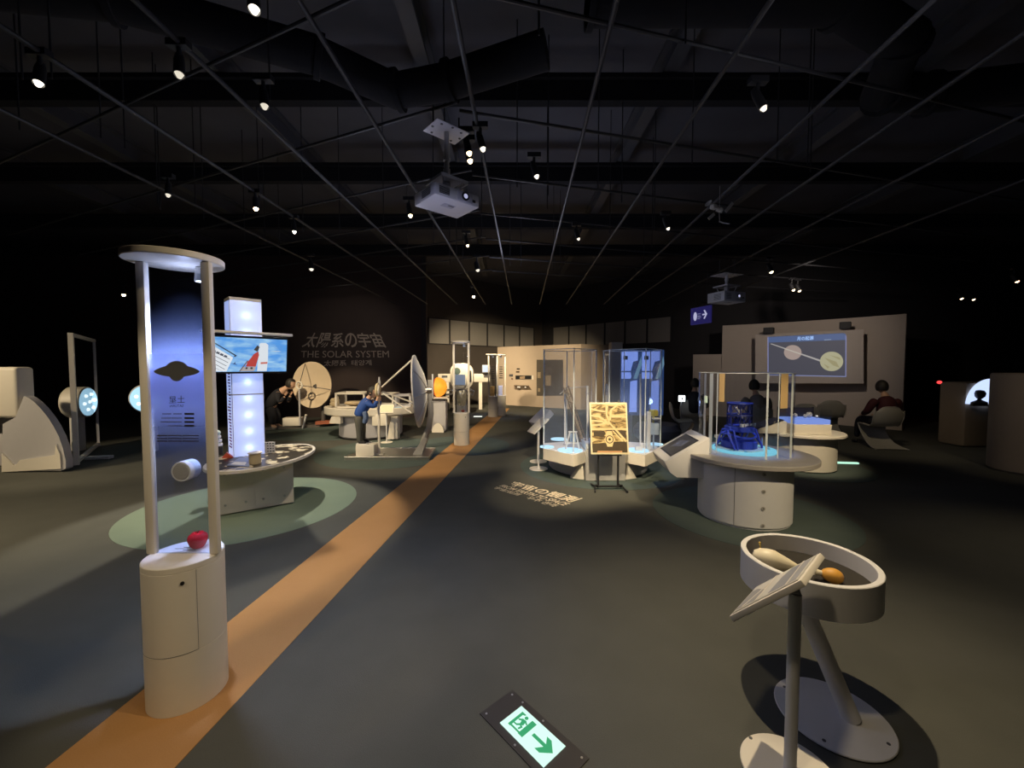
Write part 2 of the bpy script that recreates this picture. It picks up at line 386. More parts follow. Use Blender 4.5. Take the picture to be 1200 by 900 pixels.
spot((2.2,2.0,3.3), (1.6,5.5,.3), 420, 28, WARM, .6, .05)             # case island front right
spot((3.1,.8,3.3), (2.5,4.1,.3), 380, 28, WARM, .7, .05)             # round table with model
spot((3.6,3.3,3.3), (4.5,6.1,.5), 480, 25, WARM, .6, .05)             # second round table
spot((5.2,7.0,3.3), (7.6,11.3,2.2), 200, 70, (1,.86,.74), .9, .08)    # screen wall wash
spot((5.0,5.6,3.3), (7.2,7.8,.4), 70, 50, WARM, .9, .08)              # chairs
spot((5.4,2.6,3.3), (4.6,2.6,0), 70, 70, WARM, 1.0, .08)              # right floor pool
spot((.2,.9,3.3), (.2,2.2,0), 80, 84, WARM, 1.0, .08)                  # centre floor
spot((-9.0,3.2,3.3), (-7.2,6.0,.8), 520, 50, WARM, .6, .05)           # fin booth
spot((5.6,2.6,3.2), (7.6,5.6,.6), 60, 34, WARM, .8, .05)              # right booths
spot((-3.6,8.6,3.4), (-4.9,12.3,2.3), 90, 60, NEUT, .9, .06)          # lettering
point((-1.5,4.5,2.6), 14, COOL, .3)
point((0,7,3.0), 24, (.7,.75,1), .4)
point((1.8,2.2,3.1), 4, (.85,.85,1), .3)
w = bpy.data.worlds.new('world'); bpy.context.scene.world = w; w.use_nodes = True
w.node_tree.nodes['Background'].inputs[0].default_value = (0.01,0.01,0.015,1)
# ---------------------------------------------------------------- planet columns
def on_cyl(px, z, cc, r):
    k = (px-600)/F_PX; d = Vector((k,1,0)).normalized(); o_ = -cc; o_.z = 0; bq = o_.dot(d); cq = o_.dot(o_)-r*r; s = -bq-math.sqrt(bq*bq-cq); p = d*s; return Vector((p.x,p.y,z)), (p-Vector((cc.x,cc.y,0))).normalized()
def column(cx, cy, label, h=2.03, hb=.672, yaw=0.0, detail=True):
    c = Vector((cx,cy,0)); R = rotz(yaw)
    def L(x, y, z): return c+R@Vector((x,y,z))
    t = thing('exhibit_column', label, 'exhibit column', c)
    r = .155
    b = part('base', MB().lathe(c, [(0,0),(r-.004,0),(r,.004),(r,.27),(r-.003,.272),(r,.274),(r,hb-.03),(r-.003,hb-.028),(r,hb-.026),(r,hb-.003),(r-.003,hb),(0,hb)], 64), WHITE, t)
    # curved access door on the front with a lock
    a0, a1 = -PI/2-1.25, -PI/2+.95
    rim = MB()
    for za, zb in ((.274,.276),):
        rim.lathe(c, [(r+.0005,za),(r+.0015,za),(r+.0015,zb)], 24, R, a0, a1)
    rim.lathe(c, [(r+.0005,.274),(r+.0016,.274),(r+.0016,hb-.028)], 2, R, a1-.008, a1)
    part('door_seam', rim, DKGREY, t)
    kx, ky = math.cos(-PI/2+.63)*r, math.sin(-PI/2+.63)*r
    part('lock', MB().cyl(L(kx,ky,hb-.075), L(kx*1.03,ky*1.03,hb-.075), .008, n=16), BLACK, t)
    for s in (-1,1):
        part('pole', MB().box(L(s*.148,0,(h+hb)/2-.0), (.042,.03,h-hb), R, .008), WHITE, t)
    part('canopy', MB().lathe(c+R@Vector((-.02,.03,h)), [(0,0),(.186,0),(.189,.004),(.189,.026),(.186,.030),(0,.030)], 64), WHITE, t)
    d = part('downlight', MB().lathe(L(.05,.105,h), [(0,-.005),(.03,-.005),(.034,-.07),(.03,-.07),(.026,-.03),(0,-.03)], 24), STEEL, t)
    part('lamp_lens', MB().disc(L(.05,.105,h), .03, -.066,-.058, 24), emis('cool_lens', (.75,.85,1), 14), d)
    spot(L(.05,.105,h-.08), L(.02,.05,hb), 66 if detail else 16, 120 if detail else 75, (.62,.72,1), .5, .03)
    point(L(.0,.06,h-.10), .9 if detail else .5, (.62,.70,1), .02)  # point light added to brighten the canopy underside
    return t, c, L
COLGLASS = bpy.data.materials.new('reflected_glow_glass'); COLGLASS.use_nodes = True  # reflected blue glow is put into the pane as a tinted band
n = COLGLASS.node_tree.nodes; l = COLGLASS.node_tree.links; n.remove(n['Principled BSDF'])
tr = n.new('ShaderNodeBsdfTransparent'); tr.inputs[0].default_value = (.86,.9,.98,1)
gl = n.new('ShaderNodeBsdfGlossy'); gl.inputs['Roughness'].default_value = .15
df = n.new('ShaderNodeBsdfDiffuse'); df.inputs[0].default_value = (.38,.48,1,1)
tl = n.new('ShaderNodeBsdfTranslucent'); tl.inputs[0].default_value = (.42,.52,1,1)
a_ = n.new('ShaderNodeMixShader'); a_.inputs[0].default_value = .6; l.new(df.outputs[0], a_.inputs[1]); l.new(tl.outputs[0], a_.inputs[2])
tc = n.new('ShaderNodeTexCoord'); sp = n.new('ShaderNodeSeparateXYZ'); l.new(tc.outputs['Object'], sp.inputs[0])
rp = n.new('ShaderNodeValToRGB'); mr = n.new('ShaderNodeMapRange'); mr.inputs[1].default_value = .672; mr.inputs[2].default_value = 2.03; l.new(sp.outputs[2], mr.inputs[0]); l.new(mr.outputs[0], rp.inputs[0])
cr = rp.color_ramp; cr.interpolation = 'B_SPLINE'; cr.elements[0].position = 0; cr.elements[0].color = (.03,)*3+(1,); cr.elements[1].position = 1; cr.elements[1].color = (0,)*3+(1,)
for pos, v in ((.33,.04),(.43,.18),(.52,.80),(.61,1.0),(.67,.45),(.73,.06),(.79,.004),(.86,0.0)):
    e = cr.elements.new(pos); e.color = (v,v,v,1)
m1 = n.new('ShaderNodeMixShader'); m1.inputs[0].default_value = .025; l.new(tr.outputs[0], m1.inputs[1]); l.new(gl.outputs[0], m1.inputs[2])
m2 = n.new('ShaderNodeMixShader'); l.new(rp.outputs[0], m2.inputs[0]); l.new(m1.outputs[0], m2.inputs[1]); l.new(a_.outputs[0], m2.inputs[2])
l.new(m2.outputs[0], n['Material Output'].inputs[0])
INK = mat('print_ink', (.012,.013,.02), .6, noise=0)
SIL = mat('print_grey', (.07,.072,.08), .6, noise=0)
t, c, L = column(-1.545, 1.855, 'nearest white planet column on the orange stripe, red apple on its base')
PY = 1.855
panel = part('glass_panel', MB().box((-1.545,PY,(2.03+.672)/2), (.256,.006,2.03-.672-.002)), COLGLASS, t, 'clear glass pane with a reflected blue glow put in as a cloudy band')
def pp(x, y): return D(x, y, PY-.0045)
sil = MB(); cx0 = 207
pts = []
def e_(u, w, p): return max(0.0, 1-(u/w)**2)**p
for i in range(41):
    u = -1+2*i/40; pts.append((207+27*u, 435.3-max(.3, 7.6*e_(u,1,.75), 12.3*e_(u,.52,.42))))
for i in range(39,0,-1):
    u = -1+2*i/40; pts.append((207+27*u, 435.3+max(.3, 6.4*e_(u,1,.65), 11.6*e_(u,.36,.5))))
sil.extr([pp(*p) for p in pts], (0,.0008,0)); part('planet_silhouette', sil, SIL, panel)
tx = MB()
text_quad(tx, '土星', pp(216.5,463.5), pp(198,464.5), pp(198,472.5), pp(216.5,472))
text_quad(tx, 'SATURN', pp(215,474), pp(199,474.5), pp(199,477.2), pp(215,477))
part('planet_name', tx, INK, panel)
bars = MB(); lines = MB()
for k, y in enumerate((485,490,494.5,499)):
    bars.extr([pp(216,y-1.2), pp(227.3,y-1.1), pp(227.5,y+1.3), pp(216.3,y+1.2)], (0,.0008,0))
    for x0, x1 in ((190-k,200.5),(203-k*2,213)):
        if k == 3 and x0 < 195: continue
        lines.extr([pp(x0,y-.5), pp(x1,y-.5), pp(x1,y+.5), pp(x0,y+.5)], (0,.0008,0))
for y in (510.5,513.8,517):
    for x0, x1 in ((184,196),(197,213),(214,233)):
        lines.extr([pp(x0,y-.7), pp(x1,y-.7), pp(x1,y+.6), pp(x0,y+.6)], (0,.0008,0))
part('data_labels', bars, INK, panel); part('data_lines', lines, mat('print_faint', (.06,.06,.09), .6, noise=0), panel)
# thick lens set in the pane
lc = D(216.5,551.5,PY); LENS = mat('lens_glass', (.34,.35,.40), .12, noise=.1)
ln = part('lens_holder', MB().lathe(lc+Vector((0,.01,0)), [(.038,-.032),(.045,-.032),(.047,-.026),(.047,.03),(.038,.03),(.038,-.032)], 40, axis_rot((0,1,0))), mat('lens_ring', (.62,.66,.78), .15, noise=.25, nscale=40), t, 'thick glassy lens ring set through the pane')
part('lens_disc', MB().lathe(lc, [(0,-.027),(.036,-.024),(.038,-.018),(.038,.012),(0,.012)], 40, axis_rot((0,1,0))), LENS, ln)
pl = MB(); q = []
for i in range(33):
    a = PI*i/32; q.append((-1.545+.150*math.cos(a), PY+.006+.146*math.sin(a)))
pl.prism(q, .672, .6735); plate = part('display_plate', pl, mat('display_plate', (.80,.82,.9), .4, noise=.02), t)
mk = MB()
for x0, x1, y in ((-.03,.03,.03),(-.08,-.02,.045),(-.05,-.015,.06)): mk.box((-1.545+(x0+x1)/2, PY+y, .6739), (x1-x0,.004,.0008))
part('plate_marks', mk, INK, plate)
ap = B(232,641,.676); ap.z = .6735
RED = mat('apple_red', (.66,.014,.02), .1, noise=.25, nscale=25)
apple = thing('glass_apple', 'shiny red apple on the white plate of the nearest column', 'apple', ap)
R_ = .036
apk = 1.14
prof = [(0,.004),(.010,.0),(.020,.002),(.029,.014),(.0355,.034),(.036,.044),(.032,.056),(.022,.064),(.011,.064),(.004,.057),(0,.055)]
part('fruit', MB().lathe(ap, [(r*apk,z*apk) for r,z in prof], 36), RED, apple)
part('stem', MB().tube([ap+Vector((0,0,.062)), ap+Vector((.002,0,.075)), ap+Vector((.007,0,.084))], .0018, 8), mat('apple_stem', (.06,.03,.01), .7), apple)
# second column
c2 = B(540,522.5); c2 = Vector((c2.x, c2.y+.13, 0))
t2, c, L = column(c2.x, c2.y, 'middle white exhibit column standing alone on the orange stripe beside the metal dish', hb=.64, detail=False)
part('glass_panel', MB().box(L(0,0,1.335), (.256,.006,1.38)), GLASS, t2)
solo('red_fruit', MB().sphere(L(.02,.06,.665), (.035,.03,.025)), mat('fruit_dark_red', (.16,.015,.012), .4), 'small dark red fruit on the base of the middle column', 'fruit', L(.02,.06,.64))
blob = thing('meteorite_model', 'dull grey lumpy model behind the pane of the middle column', 'model', L(0,.09,.70))
mb = MB(); bb = bmesh.new(); bmesh.ops.create_icosphere(bb, subdivisions=4, radius=1)
for v in bb.verts:
    k = 1+.12*math.sin(5*v.co.x+2)*math.cos(4*v.co.z)+.07*math.sin(9*v.co.y+v.co.z*5); v.co = Vector((v.co.x*.10*k, v.co.y*.055*k, v.co.z*.16*k))
bb.transform(Matrix.Translation(L(0,.075,.93))); mb.add(bb); part('stone', mb, mat('meteorite', (.30,.27,.20), .4, .5, noise=.35, nscale=30), blob)
part('stand', MB().cyl(L(0,.09,.64), L(0,.08,.80), .012, n=12).cyl(L(0,.09,.64), L(0,.09,.648), .05, n=20), STEEL, blob)
# third and fourth columns, further along the stripe
for (px, py, lab, cc) in ((577.5,489,'left one of the two far white columns at the end of the orange stripe',(.9,.55,.2)),
                      (587,487.5,'right one of the two far white columns at the end of the orange stripe',(.55,.6,1))):
    g = B(px,py); t3, c, L = column(g.x, g.y+.15, lab, h=1.92, hb=.64, detail=False, yaw=.5)
    part('glass_panel', MB().box(L(0,0,1.28), (.256,.006,1.27), rotz(.5)), GLASS, t3)
    mb = MB()
    for k in range(6): mb.box(L(.0,-.006,1.55-.07*k), (.10+.03*(k%2),.002,.03), rotz(.5))
    part('data_lines', mb, INK, t3)
    part('display_block', MB().box(L(.0,.05,.80), (.14,.05,.31), rotz(.5), .008), mat('exhibit_tint_%g' % cc[0], cc, .5), t3)
# ---------------------------------------------------------------- island table with light tower
IC = Vector((-2.795,4.50,0)); ZT = .55
isl = thing('island_table', 'low oval island table with printed dark top and lit tower, beside the nearest column', 'display table', IC)
P1 = Vector((-2.48,4.5,0)); dI = Vector((.81,.59,0)).normalized(); nI = Vector((-.59,.81,0)).normalized(); P0 = P1-dI*.70
base = part('cabinet', MB().extr([P0+Vector((0,0,.012)), P1+Vector((0,0,.012)), P1+nI*.55+Vector((0,0,.012)), P0+nI*.55+Vector((0,0,.012))], (0,0,ZT-.062)), WHITE, isl)
for a, b in ((0,.37),(.37,.70)):
    e = .002
    q0, q1 = P1-dI*(b-e)-nI*.008, P1-dI*(a+e)-nI*.008
    dr = part('door', MB().extr([q0+Vector((0,0,.02)), q1+Vector((0,0,.02)), q1+nI*.008+Vector((0,0,.02)), q0+nI*.008+Vector((0,0,.02))], (0,0,ZT-.08)), WHITE, isl)
    for fx in (.2,.75):
        for z in (.11,.43):
            k = q0+(q1-q0)*fx+Vector((0,0,z)); part('door_knob', MB().cyl(k, k-nI*.012, .012, n=16), STEEL, dr)
ET = dict(sx=.455/.7, sy=1.0)
part('rim', MB().lathe((IC.x,IC.y,0), [(0,ZT-.035),(.69,ZT-.035),(.70,ZT-.03),(.70,ZT-.004),(.696,ZT),(.665,ZT),(.665,ZT-.004),(0,ZT-.004)], 72, sx=ET['sx']), WHITE, isl)
PRINT = bpy.data.materials.new('map_print'); PRINT.use_nodes = True
n = PRINT.node_tree.nodes; l = PRINT.node_tree.links; b = n['Principled BSDF']; b.inputs['Roughness'].default_value = .35
tc = n.new('ShaderNodeTexCoord'); vo = n.new('ShaderNodeTexNoise'); vo.inputs['Scale'].default_value = 8.0; vo.inputs['Detail'].default_value = 3; rp = n.new('ShaderNodeValToRGB')
rp.color_ramp.interpolation = 'CONSTANT'; e0_ = rp.color_ramp.elements; e0_[0].color = (.03,.024,.018,1); e0_[1].position = .555; e0_[1].color = (.66,.58,.42,1)
e = e0_.new(.535); e.color = (.16,.11,.06,1)
l.new(tc.outputs['Object'], vo.inputs['Vector']); l.new(vo.outputs['Fac'], rp.inputs[0]); l.new(rp.outputs[0], b.inputs['Base Color'])
part('printed_top', MB().disc((IC.x,IC.y,0), .66, ZT-.004, ZT-.001, 72, sx=ET['sx']), PRINT, isl, 'dark brown top printed with pale blotches')
# tower
d45 = Vector((.71,.71,0)).normalized(); n45 = Vector((.71,-.71,0)).normalized(); TP = Vector((-3.07,4.39,0)); TW = .30
LED = bpy.data.materials.new('led_diffuser'); LED.use_nodes = True
n = LED.node_tree.nodes; l = LED.node_tree.links; b = n['Principled BSDF']; b.inputs['Base Color'].default_value = (.75,.78,.9,1); b.inputs['Roughness'].default_value = .4
tc = n.new('ShaderNodeTexCoord'); mp = n.new('ShaderNodeVectorMath'); mp.operation = 'SUBTRACT'
# rows of lamps behind the diffuser, 0.145 m apart up the middle of the face
sp = n.new('ShaderNodeSeparateXYZ'); l.new(tc.outputs['Object'], sp.inputs[0])
def mth(op, a, bb=None):
    q = n.new('ShaderNodeMath'); q.operation = op
    for i, v in enumerate((a, bb)):
        if v is None: continue
        if isinstance(v, (int, float)): q.inputs[i].default_value = v
        else: l.new(v, q.inputs[i])
    return q.outputs[0]
mid = TP+d45*TW/2-IC
u = mth('ADD', mth('MULTIPLY', mth('SUBTRACT', sp.outputs[0], mid.x), d45.x), mth('MULTIPLY', mth('SUBTRACT', sp.outputs[1], mid.y), d45.y))
zz = mth('SUBTRACT', mth('FRACT', mth('DIVIDE', sp.outputs[2], .185)), .5)
zz = mth('MULTIPLY', zz, .185)
r2 = mth('ADD', mth('MULTIPLY', u, u), mth('MULTIPLY', zz, zz))
g1 = mth('POWER', 2.718, mth('MULTIPLY', r2, -900)); g2 = mth('POWER', 2.718, mth('MULTIPLY', r2, -130))
stn = mth('ADD', mth('ADD', mth('MULTIPLY', g1, 1.3), mth('MULTIPLY', g2, .5)), .72)
b.inputs['Emission Color'].default_value = (.36,.49,1.0,1); l.new(stn, b.inputs['Emission Strength'])
tw = thing('light_tower', 'tall square tower glowing bluish white on the island table', 'light tower', TP+Vector((0,0,ZT)))
OFF_T = TP+Vector((0,0,ZT))
mid_fix = mid+IC-OFF_T
# the diffuser nodes read coordinates from the tower's own base
for nd in n:
    if nd.bl_idname == 'ShaderNodeMath' and nd.operation == 'SUBTRACT':
        if abs(nd.inputs[1].default_value-mid.x) < 1e-5: nd.inputs[1].default_value = mid_fix.x
        elif abs(nd.inputs[1].default_value-mid.y) < 1e-5: nd.inputs[1].default_value = mid_fix.y
segs = [(ZT+.002,1.235),(1.25,1.50),(1.51,2.28)]
SIDEP = mat('tower_side_print', (.55,.5,.6), .5, noise=.5, nscale=60)
for z0, z1 in segs:
    s = part('lit_panel', MB().extr([TP+Vector((0,0,z0)), TP+d45*TW+Vector((0,0,z0)), TP+d45*TW-n45*.27+Vector((0,0,z0)), TP-n45*.27+Vector((0,0,z0))], (0,0,z1-z0)), LED, tw)
fr = MB()
for o_ in (TP, TP+d45*TW, TP+d45*TW-n45*.27, TP-n45*.27):
    fr.box(o_+Vector((0,0,(ZT+2.31)/2)), (.006,.006,2.31-ZT), rotz(PI/4))
part('corner_profile', fr, WHITE2, tw)
mb = MB()
for z0, z1 in ((2.28,2.315),(1.236,1.249),(1.501,1.509)):
    mb.extr([TP+Vector((0,0,z0))+n45*.003-d45*.003, TP+d45*(TW+.003)+Vector((0,0,z0))+n45*.003, TP+d45*(TW+.003)-n45*.273+Vector((0,0,z0)), TP-d45*.003-n45*.273+Vector((0,0,z0))], (0,0,z1-z0))
part('cap', mb, WHITE, tw)
mb = MB(); sd = TP-d45*.009
for k in range(26):
    z = ZT+.1+k*.034; mb.extr([sd-n45*.03+Vector((0,0,z)), sd-n45*(.10+.10*random.random())+Vector((0,0,z)), sd-n45*(.10+.10*random.random())+Vector((0,0,z+.016)), sd-n45*.03+Vector((0,0,z+.016))], d45*-.002)
part('side_print', mb, mat('side_ink', (.25,.08,.10), .6, noise=.6, nscale=30), tw)
# screen on the tower
TVL = Vector((-3.20,3.99,0)); tvx = Vector((.60,.71,0)).normalized(); tvn = Vector((.71,-.60,0)).normalized()
def tvY(px): # intersection of a sight line with the screen's upright plane
    k = (px-600)/F_PX; s = (k*TVL.y-TVL.x)/(tvx.x-k*tvx.y); return TVL+tvx*s
tvA, tvB = tvY(240), tvY(338)
wd = (tvB-tvA).length; cen = (tvA+tvB)/2
ztop, zbot = 1.885, 1.475
tilt = Matrix.Rotation(math.radians(7), 3, tvx)
FRM = frame(tvx, -tvn, Vector((0,0,1))); FRM = tilt @ FRM
if (FRM @ Vector((0,0,1))).dot(tvn) < 0: FRM = Matrix.Rotation(math.radians(-7), 3, tvx) @ frame(tvx, -tvn, Vector((0,0,1)))
tc_ = cen+Vector((0,0,(ztop+zbot)/2)); hT = ztop-zbot
tv = thing('video_screen', 'wide flat screen showing a rocket in blue sky, mounted on the lit tower', 'screen', tc_)
part('housing', MB().box(tc_+FRM@Vector((0,.022,0)), (wd,.04,hT), FRM, .006), BLACK, tv)
part('mount', MB().box(tc_-tvn*.10, (.18,.18,.16), FRM, .01), DKGREY, tv)
part('top_shelf', MB().box(cen+Vector((0,0,1.915))+tvn*.03, (wd+.06,.09,.028), frame(tvx,-tvn,Vector((0,0,1))), .004), WHITE, tv)
def tvq(u, v, d=-.001): return tc_+FRM@Vector(((u-.5)*(wd-.03), d, (.5-v)*(hT-.045)))
def tvpoly(name, pts, col, s, d, parent):
    return part(name, MB().extr([tvq(*p, d) for p in pts], FRM@Vector((0,-.0004,0))), emis("tv_%s_%g_%g_%g" % (name, col[0], col[1], s), col, s), parent)
SKYM = bpy.data.materials.new('screen_sky'); SKYM.use_nodes = True
n = SKYM.node_tree.nodes; l = SKYM.node_tree.links; b = n['Principled BSDF']; b.inputs['Base Color'].default_value = (.02,.02,.02,1); b.inputs['Roughness'].default_value = .3
tc = n.new('ShaderNodeTexCoord'); mpn = n.new('ShaderNodeMapping'); mpn.inputs['Scale'].default_value = (3,3,9); nz = n.new('ShaderNodeTexNoise'); nz.inputs['Scale'].default_value = 2.2
rp = n.new('ShaderNodeValToRGB'); rp.color_ramp.elements[0].position = .38; rp.color_ramp.elements[0].color = (.10,.36,.88,1); rp.color_ramp.elements[1].position = .7; rp.color_ramp.elements[1].color = (.42,.72,.98,1)
l.new(tc.outputs['Object'], mpn.inputs[0]); l.new(mpn.outputs[0], nz.inputs['Vector']); l.new(nz.outputs['Fac'], rp.inputs[0]); l.new(rp.outputs[0], b.inputs['Emission Color']); b.inputs['Emission Strength'].default_value = .85
scr = part('screen_image', MB().extr([tvq(0,0), tvq(1,0), tvq(1,1), tvq(0,1)], FRM@Vector((0,-.0006,0))), SKYM, tv)
def U(x): return (x-60)/(1100-60)
def V(y): return (y-105)/(560-105)
def sub(name, pts, col, s=1.0, d=-.002): tvpoly(name, [(min(1,max(0,U(x))), min(1,max(0,V(y)))) for x,y in pts], col, s, d, scr)
sub('launch_sheet', [(62,190),(100,200),(380,370),(300,555),(75,555)], (.85,.9,.95), .85)
sub('sheet_logo', [(66,325),(130,330),(75,390)], (.08,.12,.55), 1, -.003)
for k in range(5):
    sub('sheet_line', [(75+10*k,255+55*k),(340-20*k,390+45*k),(338-20*k,396+45*k),(75+10*k,261+55*k)], (.05,.07,.12), .6, -.003)
sub('sheet_rail', [(135,180),(150,175),(430,345),(400,362),(385,355),(400,345)], (.04,.06,.1), .5, -.003)
for k in range(4):
    sub('sheet_text', [(140+45*k,270+22*k),(175+45*k,285+22*k),(165+45*k,310+22*k),(130+45*k,296+22*k)], (.10,.12,.16), .6, -.003)
sub('rocket_body', [(715,175),(735,162),(800,160),(835,185),(835,380),(820,555),(690,555),(705,330)], (.80,.86,.92), .85)
sub('rocket_band', [(735,430),(828,425),(826,450),(735,455)], (.75,.2,.15), .7, -.003)
sub('launch_tower', [(700,280),(712,330),(670,490),(540,490),(560,430),(600,380),(640,320)], (.55,.06,.05), .8, -.003)
sub('launch_tower', [(690,195),(718,220),(690,285),(640,260)], (.07,.06,.06), .6, -.003)
sub('launch_deck', [(500,495),(670,490),(665,530),(640,555),(465,555)], (.55,.50,.50), .7, -.0025)
sub('launch_mast', [(560,405),(570,415),(470,555),(455,555)], (.2,.12,.12), .7, -.003)
for q in (((540,500),(565,500),(560,525),(535,525)), ((600,500),(630,500),(628,525),(600,525))): sub('deck_gap', q, (.06,.03,.03), .6, -.0035)
sub('bird_mark', [(340,440),(385,450),(410,425),(405,450),(435,470),(390,460)], (.05,.1,.3), .6, -.003)
sub('cloud', [(860,270),(980,262),(1030,275),(940,282)], (.6,.8,1), .7, -.002)
for k in range(3): sub('cloud', [(880+20*k,170+26*k),(1040,205+20*k),(1040,209+20*k),(880+20*k,174+26*k)], (.16,.36,.75), .8, -.002)
# objects on the island table
def bi(px, py): return B(px, py, ZT)
pb = bi(299,543)
cup = thing('cylinder_exhibit', 'short beige drum with a white lid on the island table, front of the lit tower', 'exhibit', pb)
part('body', MB().disc(pb, .055, 0, .105, 36), mat('drum_beige', (.55,.45,.28), .5), cup)
part('lid', MB().disc(pb+Vector((0,0,.105)), .066, 0, .012, 36, bev=.004), WHITE, cup)
card = MB(); q = [bi(265,546), bi(292,547.5), bi(294,537), bi(281,537)]; card.extr([p+Vector((0,0,.001)) for p in q], (0,0,.006)); cd = solo('information_sheet', card, mat('sheet_blue', (.22,.26,.42), .5), 'blue printed sheet lying on the island table left of the beige drum', 'sheet', bi(280,543))
cd2 = MB(); cd2.extr([p+Vector((0,0,.0075)) for p in (bi(270,545), bi(287,546), bi(289,542.5), bi(275,542))], (0,0,.0008)); part('printed_block', cd2, WHITE2, cd)
sb = bi(316,531); sc_ = thing('patterned_card', 'small standing white card with black pattern right of the lit tower', 'card', sb)
part('card', MB().box(sb+Vector((0,0,.065)), (.12,.012,.13), rotz(.15), .002), WHITE2, sc_)
mb = MB()
for k in range(16):
    mb.box(sb+rotz(.15)@Vector((-.045+.03*(k%4), -.007, .025+.03*(k//4)))+Vector((0,0,.0)), (.012+.01*random.random(),.002,.012), rotz(random.random()))
part('pattern', mb, INK, sc_)
sb = bi(255,533); sc_ = thing('instrument_model', 'white and black stacked model at the left end of the island table', 'model', sb)
part('body', MB().box(sb+Vector((0,0,.05)), (.10,.10,.10), rotz(.6), .008), BLACK, sc_)
mb = MB()
for k in range(3): mb.cyl(sb+Vector((.0,0,.105+.045*k)), sb+Vector((0,0,.13+.045*k)), .05-.006*k, n=20)
part('rings', mb, WHITE2, sc_)
part('column', MB().cyl(sb+Vector((0,0,.10)), sb+Vector((0,0,.25)), .022, n=16).sphere(sb+Vector((0,0,.25)), .035), mat('pale_green', (.5,.6,.52), .5), sc_)
sb = bi(265,537); solo('red_wedge', MB().extr([sb+Vector((-.05,0,.0)), sb+Vector((.06,.03,0)), sb+Vector((.0,.01,.06))], (-.03,.05,0)), mat('red_plastic', (.5,.08,.05), .5), 'small red wedge beside the foot of the lit tower', 'wedge', sb)
# ---------------------------------------------------------------- paraboloid helper
def dish_mesh(ctr, nrm, R, depth, thick=.015, n=64, hole=0):
    q = axis_rot(nrm); prof = []
    k = 12
    for i in range(k+1): r = R*i/k; prof.append((r, -depth*(1-(r/R)**2)))
    prof += [(R+.02, .004), (R+.02, -.02)]
    for i in range(k, -1, -1): r = R*i/k; prof.append((r, -depth*(1-(r/R)**2)-thick))
    return MB().lathe(ctr, prof, n, q)
def ringtube(ctr, nrm, R, r, n=40):
    q = axis_rot(nrm); pr = [(R+r*math.cos(a), r*math.sin(a)) for a in [2*PI*i/10 for i in range(11)]]
    return MB().lathe(ctr, pr, n, q)
DISHW = mat('dish_white', (.72,.70,.68), .5, noise=.03)
# near whisper dish with step
dc = Vector(((488-600)/F_PX*6.85, 6.85, 1.135)); dn = Vector((-.985,-.115,-.07)).normalized()
wd1 = thing('whisper_dish', 'white parabolic dish seen edge-on behind the boy in blue', 'parabolic dish', (dc.x,dc.y,0))
tl_, tr_, br_, bl_ = B(404,539), B(503,539.5), D(505,531,7.5), D(420,529,7.5)
p = [(-2.78,6.60),(-1.38,6.60),(-1.42,7.35),(-2.62,7.35)]
tray = part('base_tray', MB().prism(p, .004, .055), STEEL, wd1)
lip = MB()
for a, b_ in zip(p, p[1:]+p[:1]): lip.cyl(Vector((*a,.055)), Vector((*b_,.055)), .009, n=8)
part('tray_rim', lip, STEEL, tray)
dsh = part('dish', dish_mesh(dc, dn, .60, .15), DISHW, wd1)
ribs = MB()
q = axis_rot(dn)
for k in range(8):
    a = 2*PI*k/8; path = [dc+q@Vector((r*math.cos(a), r*math.sin(a), -.15*(1-(r/.6)**2)-.025)) for r in (.05,.2,.35,.5,.6)]
    ribs.tube(path, .008, 8)
part('dish_ribs', ribs, DISHW, dsh)
part('dish_hub', MB().lathe(dc-dn*.16, [(0,-.10),(.06,-.10),(.07,0),(0,0)], 24, q), STEEL, dsh)
foc = D(443.5,457,6.80)
for rim in ((484,419),(482.5,474),(484,484)):
    rp_ = D(rim[0], rim[1], 6.85 if rim[1] < 450 else (7.05 if rim[1] < 480 else 6.6)); rp_.x = dc.x-.03
    part('strut', MB().cyl(rp_, foc+(rp_-foc).normalized()*.07, .014, n=10), WHITE, wd1)
part('focus_ring', ringtube(foc, (-1,-.35,0), .085, .018), WHITE, wd1)
part('ear_pad', MB().sphere(foc+Vector((-.01,0,0)), (.045,.10,.125)), mat('pad_cream', (.70,.58,.36), .5), wd1)
part('focus_fin', MB().extr([foc+Vector((-.015,0,.08)), foc+Vector((.035,0,.08)), foc+Vector((.02,0,.22)), foc+Vector((.005,0,.22))], (0,.02,0)), GREYP, wd1)
part('focus_post', MB().box((foc.x,6.80,.55), (.035,.035,1.0), None, .004).box((foc.x,6.80,.065), (.16,.12,.015), None, .004), WHITE, wd1)
arm = MB(); hub = dc-dn*.20
arm.cyl(dc-dn*.2, hub, .028, n=14)
hubx = hub.x+.03
arm.box((hubx,6.87,1.02), (.07,.05,.62), None, .006)
arm.tube([(hubx,6.87,.95),(hubx+.01,6.87,.75),(hubx-.03,6.87,.5),(hubx-.12,6.87,.28),(hubx-.20,6.87,.06)], .05, 10)
arm.extr([(hubx-.30,6.80,.05),(hubx-.14,6.80,.05),(hubx-.04,6.80,.33),(hubx-.12,6.80,.33)], (0,.03,0))
arm.extr([(hubx-.30,6.92,.05),(hubx-.14,6.92,.05),(hubx-.04,6.92,.33),(hubx-.12,6.92,.33)], (0,.03,0))
part('support_arm', arm, mat('arm_grey', (.36,.35,.34), .5, .2), wd1)
part('support_cap', MB().box((hubx+.045,6.87,1.22), (.02,.06,.42), None, .004), WHITE2, wd1)
sx0, sx1 = -2.62, -2.31
step = solo('step_box', MB().box(((sx0+sx1)/2,6.80,.055+.0955), (sx1-sx0,.28,.19), None, .008), WHITE, 'white step box under the feet of the boy in blue', 'step', ((sx0+sx1)/2,6.80,.056))
